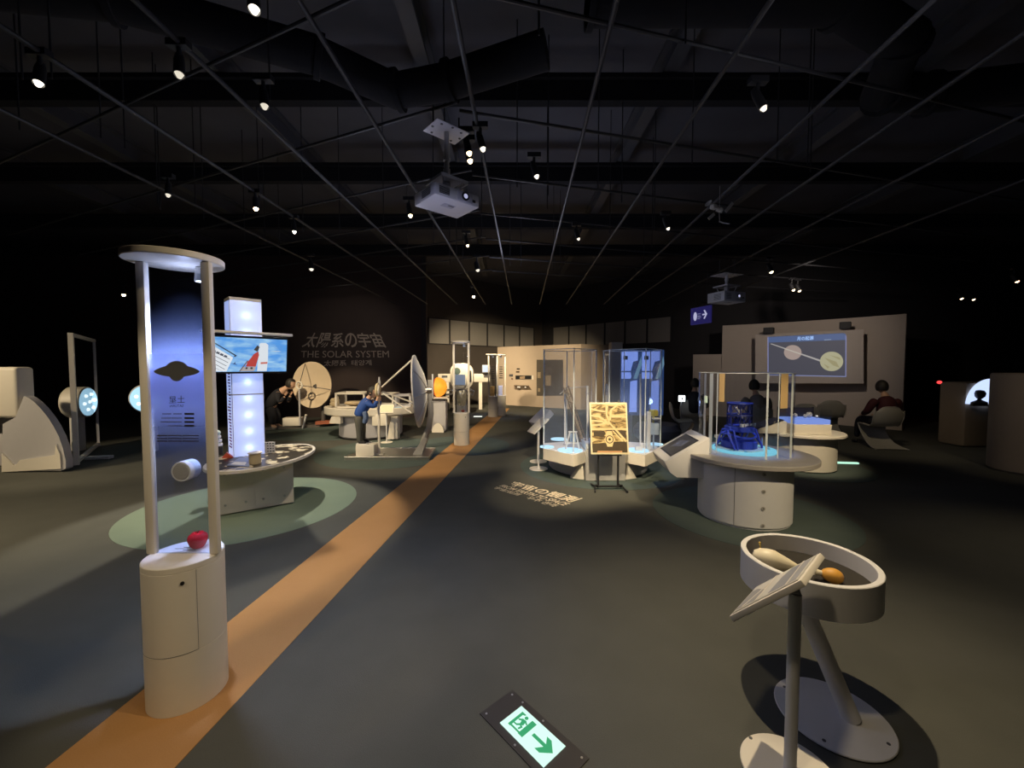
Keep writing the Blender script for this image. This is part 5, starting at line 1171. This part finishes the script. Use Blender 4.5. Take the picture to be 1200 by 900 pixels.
# seated viewers
def seated(name_label, pos, yaw, top, topmat, legmat, s=1.0, hands=True):
    P = Vector(pos); R = rotz(yaw)
    def Q(x, y, z, r): v = P+R@Vector((x*s,y*s,z*s)); return (*v, r*s)
    t = thing('person', name_label, 'person', pos)
    bd = MB(); hc = Vector(Q(0,-.02,1.17,0)[:3]); f = R@Vector((0,1,-.05)); M = head_mesh(bd, hc, f, (0,0,1), .112*s)
    chains(bd, [[Q(0,-.12,.52,.11), Q(0,-.15,.70,.115), Q(0,-.14,.90,.11), Q(0,-.10,1.0,.06), Q(0,-.06,1.08,.052)]])
    tp = MB(); chains(tp, [[Q(0,-.10,.50,.15), Q(0,-.15,.66,.155), Q(0,-.15,.82,.165), Q(0,-.13,.92,.15), Q(0,-.10,1.0,.075)]])
    lg = MB(); sh = []
    for k in (-1,1):
        w_ = Q(k*.14,.26,.60,.03)
        chains(bd, [[Q(k*.19,-.13,.92,.05), Q(k*.27,-.06,.68,.042), w_]]); chains(bd, hand(w_[:3], R@Vector((-k*.3,1,-.1)), R@Vector((-k,0,.2)), (0,0,-1), s), 1)
        chains(tp, [[Q(k*.15,-.13,.93,.085), Q(k*.22,-.12,.86,.078), Q(k*.275,-.06,.69,.062), Q(k*.19,.16,.63,.045)]])
        chains(lg, [[Q(k*.08,-.08,.50,.10), Q(k*.13,.32,.515,.078), Q(k*.14,.36,.40,.062), Q(k*.14,.38,.12,.045)]])
        sh.append(chains(MB(), [[Q(k*.14,.36,.05,.04), Q(k*.15,.50,.035,.036)]]))
    part('body', bd, SKIN, t, angle=60); part('shirt', tp, topmat, t, angle=60); part('trousers', lg, legmat, t, angle=60)
    for q_ in sh: part('shoe', q_, BLACK, t, angle=60)
    hb = MB(); b = bmesh.new(); bmesh.ops.create_uvsphere(b, u_segments=28, v_segments=20, radius=1)
    bmesh.ops.delete(b, geom=[v for v in b.verts if (v.co.y > .45 and v.co.z < .5) or v.co.z < -.62], context='VERTS')
    for v in b.verts: v.co = Vector((v.co.x*.84, v.co.y*1.0, v.co.z*1.18))*.112*s
    b.transform(Matrix.Translation(hc) @ M.to_4x4()); hb.add(b); part('hair', hb, HAIR, t, angle=60)
    return t
seated('person in a dark red top seated with back turned, right of the screen', (7.14,7.75,0), -.12, None, mat('shirt_dark_red', (.055,.008,.012), .8, noise=.1), BCL)
seated('person in a pale grey top seated facing the screen, seen through the acrylic tube', (4.9,8.12,0), -.1, None, mat('shirt_grey', (.30,.27,.23), .8, noise=.1), BCL)
seated('person in black with head in profile, left of the one in grey', (4.18,9.15,0), -.5, None, BCL, BCL)
# light box, hanging sign
a = D(799,467,8.6); lb = thing('light_box', 'small square white light box glowing left of the screen wall', 'light box', (a.x,8.6,0))
part('box', MB().box(a, (.13,.05,.13), None, .01), emis('box_white', (.9,1,1), 3.0), lb); part('dot', MB().cyl(a+Vector((0,-.027,0)), a+Vector((0,-.03,0)), .022, n=16), BLACK, lb)
part('stand', MB().cyl((a.x,8.62,.004), (a.x,8.62,a.z-.07), .015, n=10).disc((a.x,8.62,0), .12, .003, .012), GREYP, lb)
solo('curved_bench', MB().lathe((3.05,8.4,0), [(0,.004),(.36,.004),(.46,.10),(.48,.25),(.40,.36),(0,.38)], 40), mat('bench_grey', (.28,.29,.33), .5), 'rounded grey seat at the foot of the square light box', 'seat', (3.05,8.4,0))
Yh = 8.5
q = [D(809.5,362.5,Yh), D(832.5,356.5,Yh-.5), D(832.5,376.5,Yh-.5), D(809.5,382.5,Yh)]
hs = thing('hanging_sign', 'dark blue hanging sign with a white arrow under the far projector', 'sign', sum(q, Vector())/4)
hx = (q[1]-q[0]).normalized(); hn = Vector((hx.y,-hx.x,0)).normalized()
hn = hn if hn.y < 0 else -hn
hx2 = Vector((q[1].x-q[0].x, q[1].y-q[0].y, 0)); hz = (q[0].z+q[1].z)/2-(q[3].z+q[2].z)/2; h0 = Vector((q[0].x,q[0].y,(q[3].z+q[2].z)/2))
def hp(u, v, d=0.0): return h0+hx2*u+Vector((0,0,hz*(1-v)))+hn*d
pl_ = part('sign_panel', MB().extr([hp(0,0), hp(1,0), hp(1,1), hp(0,1)], -hn*.04), emis('sign_blue', (.012,.010,.075), 1.0), hs)
SW = emis('sign_white', (.45,.45,.65), .9)
part('globe_mark', MB().extr([hp(.25+.09*math.cos(a), .52+.26*math.sin(a), .003) for a in [2*PI*i/20 for i in range(20)]], hn*.002), SW, pl_)
part('arrow_mark', MB().extr([hp(.62,.44,.003), hp(.76,.44,.003), hp(.68,.24,.003), hp(.74,.22,.003), hp(.86,.48,.003), hp(.74,.74,.003), hp(.68,.72,.003), hp(.76,.52,.003), hp(.62,.52,.003)], hn*.002), SW, pl_)
mb = MB()
for v, u1 in ((.38,.54),(.50,.52),(.58,.56),(.66,.50)): mb.extr([hp(.38,v,.003), hp(u1,v,.003), hp(u1,v+.045,.003), hp(.38,v+.045,.003)], hn*.002)
part('text_lines', mb, emis('sign_dim', (.16,.16,.30), .9), pl_)
part('hanger', MB().cyl(hp(.2,0)-hn*.02, (*(hp(.2,0)-hn*.02)[:2],ZP), .008, n=6).cyl(hp(.8,0)-hn*.02, (*(hp(.8,0)-hn*.02)[:2],ZP), .008, n=6), STRUT, hs)
# ---------------------------------------------------------------- dark booths at the right edge
BO = mat('booth_tan', (.30,.24,.18), .6, noise=.05)
g = B(1190,556); bx = (7.75, 5.85, 0)
b1_ = thing('round_booth', 'large tan rounded booth cut by the right edge of the dark corner', 'booth', bx)
part('body', MB().lathe(bx, [(0,.004),(.48,.004),(.50,.03),(.50,1.44),(.48,1.46),(0,1.46)], 64), BO, b1_); part('plinth', MB().lathe(bx, [(.44,.001),(.465,.001),(.465,.004)], 40), BLACK, b1_)
Yb = 7.6; a = D(1149,460,Yb); b2_ = thing('lit_booth', 'dark tan booth with a glowing round window showing a dark head shape', 'booth', (a.x,Yb+.3,0))
part('body', MB().box((a.x+.12,Yb+.32,.63), (.62,.5,1.25), None, .06), BO, b2_)
rr = 16.5/F_PX*Yb; cx_ = D(1163,476,Yb)
win = part('glowing_window', MB().extr([cx_+Vector((0,0,.02))]+[cx_+Vector((1.75*rr*math.cos(t_), 0, 1.95*rr*math.sin(t_))) for t_ in [PI/2+PI/2*i/20 for i in range(20)]], (0,.05,0)), emis('window_blue_white', (.55,.68,1), 1.2), b2_)
a2 = D(1148,462,Yb-.02)
part('head_shape', MB().lathe(a2, [(0,-.10),(.03,-.09),(.075,-.04),(.085,.02),(.06,.07),(0,.085)], 20).lathe(a2, [(0,-.22),(.17,-.22),(.15,-.15),(.05,-.11),(.03,-.09),(0,-.09)], 20, None, 0, 2*PI, 1, .4), BLACK, win)
a = D(1101,448,11.5); el = thing('red_lamp', 'tiny red lamp glowing in the dark at the right', 'lamp', a)
part('glow', MB().sphere(a, (.06,.05,.045)), emis('red_glow', (1,.06,.06), 1.6), el); part('base', MB().cyl(a+Vector((0,.05,0)), a+Vector((0,1.25,0)), .05, n=12), BLACK, el)
# ---------------------------------------------------------------- bowl table, reading stand and exit sign in front
bc_ = Vector((1.401,1.867,0)); ZBW = .65
bo_ = thing('bowl_table', 'shallow round white bowl table on a slanted leg and disc foot', 'bowl table', (1.42,1.716,0))
part('bowl', MB().lathe(bc_, [(0,.50),(.270,.50),(.274,.504),(.274,ZBW-.003),(.271,ZBW),(.252,ZBW),(.249,ZBW-.003),(.249,.565),(0,.565)], 80), WHITE2, bo_)
part('bowl_floor', MB().disc(bc_, .248, .566, .569, 64), mat('felt_black', (.03,.026,.022), .95, noise=.2, nscale=80), bo_, 'black felt floor inside the bowl')
part('leg', MB().cyl((1.32,1.80,.50), (1.485,1.69,.012), .036, n=28), WHITE2, bo_)
ft = part('foot', MB().disc((1.42,1.716,0), .2157, .003, .012, 64, bev=.003), WHITE2, bo_)
for a in (.6,2.2,3.9,5.4): part('screw', MB().cyl((1.42+.185*math.cos(a),1.716+.185*math.sin(a),.012), (1.42+.185*math.cos(a),1.716+.185*math.sin(a),.014), .007, n=12), DKGREY, ft)
# white flask and orange egg lying in the bowl
IV = mat('flask_ivory', (.82,.74,.56), .4, noise=.03); GN = mat('neck_gold', (.62,.45,.10), .35, .4, noise=.3, nscale=60); OG = mat('egg_orange', (.72,.36,.06), .5, noise=.12, nscale=40)
f0, f1 = B(884,650,.64), B(940,667,.615); fd = (f1-f0).normalized(); fq = axis_rot(fd); LL = (f1-f0).length
fk = thing('flask_model', 'white flask shaped model with golden neck lying in the bowl', 'model', (f0.x,f0.y,.57))
part('body', MB().lathe(f0, [(0,-.01),(.022,-.004),(.038,.018),(.046,.05),(.047,.08),(.041,LL*.5),(.028,LL*.72),(.018,LL*.86),(.015,LL*.9),(0,LL*.9)], 36, fq), IV, fk)
part('neck', MB().lathe(f0, [(0,LL*.9),(.016,LL*.9),(.019,LL*.93),(.014,LL*.97),(.017,LL),(.012,LL*1.03),(0,LL*1.03)], 24, fq), GN, fk)
mk = f0+fd*LL*.42+Vector((0,0,.043)); part('slot_mark', MB().box(mk, (.016,.004,.004), rotz(-.5)), DKGREY, fk)
part('pin', MB().cyl(f0+fd*.05+Vector((-.01,.03,.03)), f0+fd*.05+Vector((-.012,.035,.06)), .003, n=8).sphere(f0+fd*.05+Vector((-.012,.035,.06)), .006, None, 10, 8), GN, fk)
part('cradle', MB().box(f0+fd*.07+Vector((0,0,-.058)), (.03,.05,.035)), BLACK, fk)
g0 = B(975,674.5,.60); e_d = Vector((.85,-.35,-.08)).normalized(); eq = axis_rot(e_d)
eg = thing('egg_model', 'orange egg shaped model with a white stub lying in the bowl', 'model', (g0.x,g0.y,.569))
part('egg', MB().lathe(g0, [(.033*math.sin(a)*(1-.12*math.cos(a)), -.044*math.cos(a)) for a in [PI*i/18 for i in range(19)]], 32, eq), OG, eg)
part('stub', MB().cyl(g0-e_d*.038, g0-e_d*.068, .012, .015, n=20), IV, eg)
t, c, h, w_, nn, M, ft = read_stand('white reading stand with a framed tilted sheet in front of the bowl table', (1.03,1.535,.700), -.836, .808, .163, .152, (1.056,1.46,0), th=.022, rb=.165, pole_r=.021)
part('inner_rim', MB().box(c+nn*.0005, (.300,.276,.003), M), mat('rim_grey', (.45,.43,.40), .5), t)
sheet = part('sheet', MB().box(c+nn*.0022, (.290,.266,.002), M), mat('sheet_pale', (.62,.60,.56), .4, noise=.08, nscale=8), t)
def rs(u, v, d=.0036): return c+h*(u*.145)+w_*(v*.133)+nn*d
for pts, col in (([(-.95,-.9),(-.35,-.9),(-.30,-.1),(-.75,.5),(-.95,.5)], (.30,.30,.32)), ([(.1,-.9),(.62,-.9),(.62,.8),(.3,.9),(.15,.3)], (.24,.25,.29)), ([(.7,-.9),(.95,-.9),(.95,.9),(.7,.9)], (.36,.36,.38))):
    part('picture', MB().extr([rs(*p) for p in pts], nn*.0006), mat('sheet_pic_%g' % col[0], col, .4, noise=.15, nscale=10), sheet)
for pts in ([(-.28,-1),(-.20,-1),(-.20,1),(-.28,1)], [(-.75,-.9),(-.70,-.95),(-.30,.3),(-.36,.34)], [(.64,-1),(.69,-1),(.69,1),(.64,1)]):
    part('divider', MB().extr([rs(*p, .0044) for p in pts], nn*.0006), WHITE, sheet)
part('foot_screw', MB().cyl((.99,1.60,.012), (.99,1.60,.014), .007, n=12), DKGREY, ft)
# exit sign in the floor
ez = .004
Xc = [B(600,806,ez), B(693,887,ez), B(652,970,ez), B(559.5,837,ez)]
ex_u = (Xc[1]-Xc[0]).normalized(); LT = [B(610.5,827,.008), B(663,874.5,.008), B(636.7,899,.008), B(586.5,847.5,.008)]
xu = ((LT[1]-LT[0])+(LT[2]-LT[3])).normalized(); xv = Vector((xu.y,-xu.x,0)); xc = sum(LT, Vector())/4; lx = ((LT[1]-LT[0]).length+(LT[2]-LT[3]).length)/2; lw = ((LT[3]-LT[0]).length+(LT[2]-LT[1]).length)/2
if (LT[3]-LT[0]).dot(xv) < 0: xv = -xv
def xp(u, v, z=.010): p = xc+xu*((u-.5)*lx)+xv*((v-.5)*lw); p.z = z; return p
es_ = thing('floor_exit_sign', 'green and white glowing exit sign with running figure and arrow set in the floor', 'exit sign', (xc.x,xc.y,0))
frp = [(-.38,-.26),(1.36,-.26),(1.36,1.26),(-.38,1.26)]
part('frame_plate', MB().extr([xp(*p, .001) for p in frp], (0,0,.004)), mat('sign_frame_dark', (.035,.03,.028), .5, noise=.15), es_)
mb = MB()
for p in ((-.30,-.10),(-.30,1.1),(.45,-.15),(.45,1.15),(1.28,-.1),(1.28,1.1),(-.05,-.15)): q = xp(*p, .005); part('screw', MB().cyl(q, q+Vector((0,0,.0015)), .005, n=10), STEEL, es_)
face = part('lit_face', MB().extr([xp(0,0,.006), xp(1,0,.006), xp(1,1,.006), xp(0,1,.006)], (0,0,.003)), emis('exit_white', (.68,1,.88), 1.05), es_)
EG = emis('exit_green', (.02,.42,.16), .85)
def xg(name, pts, z=.0092, m=EG): part(name, MB().extr([xp(*p, z) for p in pts], (0,0,.0005)), m, face)
# arrow
xg('arrow', [(.52,.42),(.78,.42),(.70,.20),(.80,.20),(.95,.48),(.80,.78),(.70,.78),(.78,.54),(.52,.54)])
# door and running figure
xg('door_frame', [(.10,.14),(.15,.14),(.15,.82),(.10,.82)]); xg('door_frame', [(.34,.14),(.44,.14),(.44,.82),(.34,.82)]); xg('door_frame', [(.15,.74),(.34,.74),(.34,.80),(.15,.80)])
xg('door_frame', [(.15,.14),(.20,.14),(.18,.20),(.15,.22)])
hd_ = xp(.24,.22,.0092); part('running_head', MB().disc((hd_.x,hd_.y,0), .0085, hd_.z, hd_.z+.0005, 18), EG, face)
for pts in ([(.20,.32),(.28,.30),(.30,.50),(.24,.54)], [(.28,.31),(.34,.38),(.33,.42),(.27,.37)], [(.21,.33),(.15,.42),(.17,.46),(.22,.40)], [(.25,.50),(.32,.56),(.30,.70),(.27,.70),(.28,.59),(.23,.55)], [(.24,.50),(.20,.60),(.12,.62),(.12,.66),(.22,.65),(.27,.54)]): xg('running_figure', pts)
# ---------------------------------------------------------------- projectors and hanging satellite
def projector(label, c, ang, w_, d_, h_, zplate, lens=True, plate=.28, sc=1.0):
    c = Vector(c); R = rotz(ang); t = thing('ceiling_projector', label, 'projector', c)
    def L(x, y, z): return c+R@Vector((x,y,z))
    bd = part('body', MB().box(L(0,0,h_/2), (w_,d_,h_), R, .012), mat('projector_white', (.62,.61,.64), .45, noise=.03), t)
    fx, fy = (w_, d_)
    ln = part('lens', MB().cyl(L(.06*sc,-d_/2+.005,h_*.55), L(.06*sc,-d_/2-.012,h_*.55), .03*sc, n=24), BLACK, bd); part('lens_glass', MB().cyl(L(.06*sc,-d_/2-.012,h_*.55), L(.06*sc,-d_/2-.014,h_*.55), .017*sc, n=20), emis('lens_lilac', (.65,.68,1), .6), ln)
    part('lens_surround', MB().box(L(.06*sc,-d_/2-.002,h_*.52), (.13*sc,.006,h_*.8), R, .002), mat('projector_grey', (.45,.44,.5), .5), bd)
    mb = MB()
    for k in range(5): mb.box(L(-w_*.30,-d_/2-.001,h_*(.25+.12*k)), (w_*.22,.004,h_*.05), R)
    for k in range(5): mb.box(L(-w_/2-.001,-d_*.1,h_*(.25+.12*k)), (.004,d_*.4,h_*.05), R)
    part('vent', mb, DKGREY, bd)
    part('sensor', MB().box(L(w_*.36,-d_/2-.001,h_*.4), (.03*sc,.004,.02*sc), R), BLACK, bd)
    lab_ = part('label_plate', MB().box(L(-.01,-.03*sc,-.001), (.10*sc,.06*sc,.002), R), mat('projector_label', (.42,.42,.5), .5), bd); part('label_print', MB().box(L(.01*sc,-.04*sc,-.0025), (.05*sc,.015*sc,.001), R), DKGREY, lab_)
    fr_ = MB()
    for s in (-1,1): fr_.box(L(s*.11*sc,0,h_+.085*sc), (.014,.23*sc,.022), R).box(L(0,s*.11*sc,h_+.085*sc), (.22*sc,.014,.022), R)
    for sx_ in (-1,1):
        for sy_ in (-1,1): fr_.cyl(L(sx_*.06*sc,sy_*.06*sc,h_-.002), L(sx_*.085*sc,sy_*.085*sc,h_+.085*sc), .006, n=8)
    fr_.box(L(0,0,h_+.092*sc), (.17*sc,.17*sc,.006), R); fr_.cyl(L(0,0,h_-.002), L(0,0,h_+.09*sc), .03*sc, n=14)
    part('cradle', fr_, GREYP, t)
    pz = zplate-c.z
    part('pole', MB().cyl(L(0,0,h_+.09*sc), L(0,0,pz), .019*sc, n=16).cyl(L(0,0,h_+.16*sc), L(0,0,h_+.19*sc), .026*sc, n=16).cyl(L(0,0,h_+.25*sc), L(0,0,h_+.27*sc), .026*sc, n=16), GREYP, t)
    pt = part('ceiling_plate', MB().box(L(0,0,pz+.004), (plate,plate*.72,.008), R, .003), mat('plate_white', (.58,.56,.60), .45, noise=.06), t)
    mb = MB()
    for x, y in ((-.3,-.25),(.3,-.25),(-.3,.25),(.3,.25),(-.42,0),(.42,0),(0,-.3)): mb.cyl(L(x*plate,y*plate,pz-.0005), L(x*plate,y*plate,pz-.003), .010*sc, n=12)
    part('plate_hole', mb, DKGREY, pt)
    part('drop_rod', MB().cyl(L(-plate*.4,0,pz+.008), L(-plate*.4,0,max(pz+.02,ZP-c.z)), .006, n=6).cyl(L(plate*.4,0,pz+.008), L(plate*.4,0,max(pz+.02,ZP-c.z)), .006, n=6), STRUT, t)
    return t
cs4 = [B(485.6,242,2.75), B(510,227,2.75), B(562,244,2.75), B(535,257,2.75)]
pcn = sum(cs4, Vector())/4; ax_ = math.atan2((cs4[2]-cs4[1]).y, (cs4[2]-cs4[1]).x)
fw_, dp_ = (cs4[2]-cs4[1]).length, (cs4[1]-cs4[0]).length
projector('nearest white projector hanging on a pole from the black ceiling', pcn, ax_, .385, .30, .09, 3.30)
pc2 = D(851,355,7.0); projector('small far white projector hanging above the blue arrow sign', pc2, .35, .48, .36, .17, D(850,323,7.0).z, sc=1.3, plate=.42)
point((-.55,2.5,1.9), 13, (.6,.65,1), .2)  # added fill for the near projector's underside, no lamp hangs there
sp_ = D(843,246,4.3); sm = thing('satellite_model', 'small white satellite model hanging on a thread under the ceiling', 'model', sp_)
SATW = mat('satellite_white', (.50,.48,.46), .5, noise=.1)
part('bus', MB().cyl(sp_+Vector((-.03,0,.01)), sp_+Vector((.03,.0,-.01)), .022, n=16).box(sp_+Vector((-.06,0,.03)), (.06,.05,.045), rotz(.4), .006).sphere(sp_+Vector((.012,0,0)), .026, None, 14, 10), SATW, sm)
part('antenna_dish', MB().lathe(sp_+Vector((-.105,0,.055)), [(0,0),(.025,.006),(.04,.02),(.038,.024),(.02,.01),(0,.006)], 20, axis_rot((-.6,-.3,.5))), SATW, sm)
for s, e in (((.05,-.03,-.03),(.17,.05,.095)), ((-.05,.0,-.04),(-.14,-.06,-.115))):
    a, b_ = sp_+Vector(s), sp_+Vector(e); d = (b_-a).normalized(); sw = d.cross(Vector((0,1,0))).normalized()*.016; part('solar_panel', MB().extr([a+sw, b_+sw, b_-sw, a-sw], (0,.006,0)), SATW, sm)
part('lower_boom', MB().cyl(sp_+Vector((.0,0,-.03)), sp_+Vector((.005,0,-.12)), .003, n=6).tube([sp_+Vector((.0,0,-.12)), sp_+Vector((.05,0,-.135)), sp_+Vector((.11,0,-.145))], .007, 8), SATW, sm)
part('thread', MB().cyl(sp_+Vector((0,0,.02)), (sp_.x,sp_.y,ZP), .0025, n=6), GREYP, sm)
# ---------------------------------------------------------------- left edge: booth with fin, framed glass, lamp stands
YF = 5.85
def fp_(px, py, dy=0.0): p = D(px,py,YF); p.y += dy; return p
fb = thing('viewing_booth', 'white rounded booth cut by the left edge, on a grey fin shaped foot', 'booth', (fp_(40,552).x,YF,0))
a, b_ = fp_(-60,490), fp_(17,430)
part('head', MB().box(((a.x+b_.x)/2,YF+.13,(a.z+b_.z)/2), (b_.x-a.x,.24,b_.z-a.z), None, .05, 5), WHITE, fb)
out = [(3,558),(3,497),(18,489),(28,464),(33,466),(40,471),(48,479),(56,489),(63,500),(69,512),(74,526),(77,540),(77,549),(72,551.5)]
fin_pts = [fp_(x,y) for x,y in out]
for p in fin_pts: p.z = max(p.z, .004)
part('fin', MB().extr(fin_pts, (0,.10,0)), GREYP, fb)
mb = MB(); st_ = [fp_(x,y,-.02) for x,y in ((4,557),(4,531),(18,545),(22,543),(25,539),(66,533),(67,520),(72,533),(73,549))]  # light falling on the fin foot, put in as a cream shape
for p in st_: p.z = max(p.z, .006)
part('fin_light_patch', mb.extr(st_, (0,.018,0)), WHITE, fb, 'cream patch standing in for light cast along the foot of the fin')
part('rear_leg', MB().box((fp_(-40,500).x,YF+.5,.40), (.5,.3,.79), None, .02), GREYP, fb)
# framed glass panel
n0, f0_ = B(90,545), B(115.5,523)
gpn = thing('glass_screen', 'tall white framed glass panel standing left of the nearest column', 'glass panel', (n0+f0_)/2)
zt = 2.08; gd = (f0_-n0).normalized(); gn_ = Vector((gd.y,-gd.x,0))
def bar(mb, p, q, ww): mb.extr([Vector(p)+gn_*ww-gd*0, Vector(p)-gn_*ww, Vector(q)-gn_*ww, Vector(q)+gn_*ww], (0,0,0.001))
fr_ = MB()
def post(p, z0, z1, wx, wy): fr_.extr([p-gd*wx-gn_*wy+Vector((0,0,z0)), p+gd*wx-gn_*wy+Vector((0,0,z0)), p+gd*wx+gn_*wy+Vector((0,0,z0)), p-gd*wx+gn_*wy+Vector((0,0,z0))], (0,0,z1-z0))
post(n0, .004, zt, .035, .03)
for z in (.03, zt-.05): fr_.extr([n0-gn_*.025+Vector((0,0,z)), f0_-gn_*.025+Vector((0,0,z)), f0_+gn_*.025+Vector((0,0,z)), n0+gn_*.025+Vector((0,0,z))], (0,0,.05))
part('frame', fr_, WHITE, gpn)
fr_ = MB(); post(f0_, .004, zt, .012, .02); part('far_post', fr_, GREYP, gpn)
part('pane', MB().extr([n0-gn_*.004+Vector((0,0,.08)), f0_-gn_*.004+Vector((0,0,.08)), f0_+gn_*.004+Vector((0,0,.08)), n0+gn_*.004+Vector((0,0,.08))], (0,0,zt-.14)), GLASS, gpn)
a = B(113,539); part('floor_bar', MB().box((a.x,a.y+.05,.03), (.34,.12,.05), rotz(.2), .006), GREYP, gpn)
# round lamp heads on stands
def disc_lamp(label, px, py, rad_px, Y, face, sxl):
    c = D(px,py,Y); r = rad_px/F_PX*Y; t = thing('round_lamp', label, 'lamp stand', (c.x,Y,0)); q = axis_rot(face); f = Vector(face).normalized()
    part('head', MB().lathe(c, [(0,-sxl),(r*.9,-sxl),(r*1.05,-sxl+.04),(r*1.05,.02),(r,.03),(0,.03)], 40, q), WHITE, t)
    part('lit_face', MB().lathe(c, [(0,.045),(r*.94,.04),(r*.95,.031),(0,.031)], 40, q), emis('lamp_cyan', (.45,.78,1), 1.1), t)
    mb = MB()
    for k in range(7):
        a = 2*PI*k/6; p = c+q@Vector((r*.55*math.cos(a)*(k<6), r*.55*math.sin(a)*(k<6), .046)); mb.sphere(p, r*.12, None, 10, 8)
    part('led', mb, emis('led_white', (.8,.95,1), 2.2), t)
    b_ = c-f*sxl*.6
    part('column', MB().box((b_.x,b_.y+.02,(c.z-r)/2+.02), (.16,.14,c.z-r+.03), None, .02), WHITE2, t)
    return t
disc_lamp('round lamp on a stand half behind the tall framed glass panel', 101,471,17,7.4, (.94,.34,0), .26)
disc_lamp('round cyan lit lamp half hidden by the left pole of the nearest column', 172,467,16,7.2, (.30,-.95,0), .10)
C_ = bpy.context.scene
C_.cycles.transparent_max_bounces = 40
C_.view_settings.view_transform = 'Standard'; C_.view_settings.look = 'None'; C_.view_settings.gamma = 1; C_.view_settings.use_curve_mapping = False; C_.view_settings.exposure = 0.0
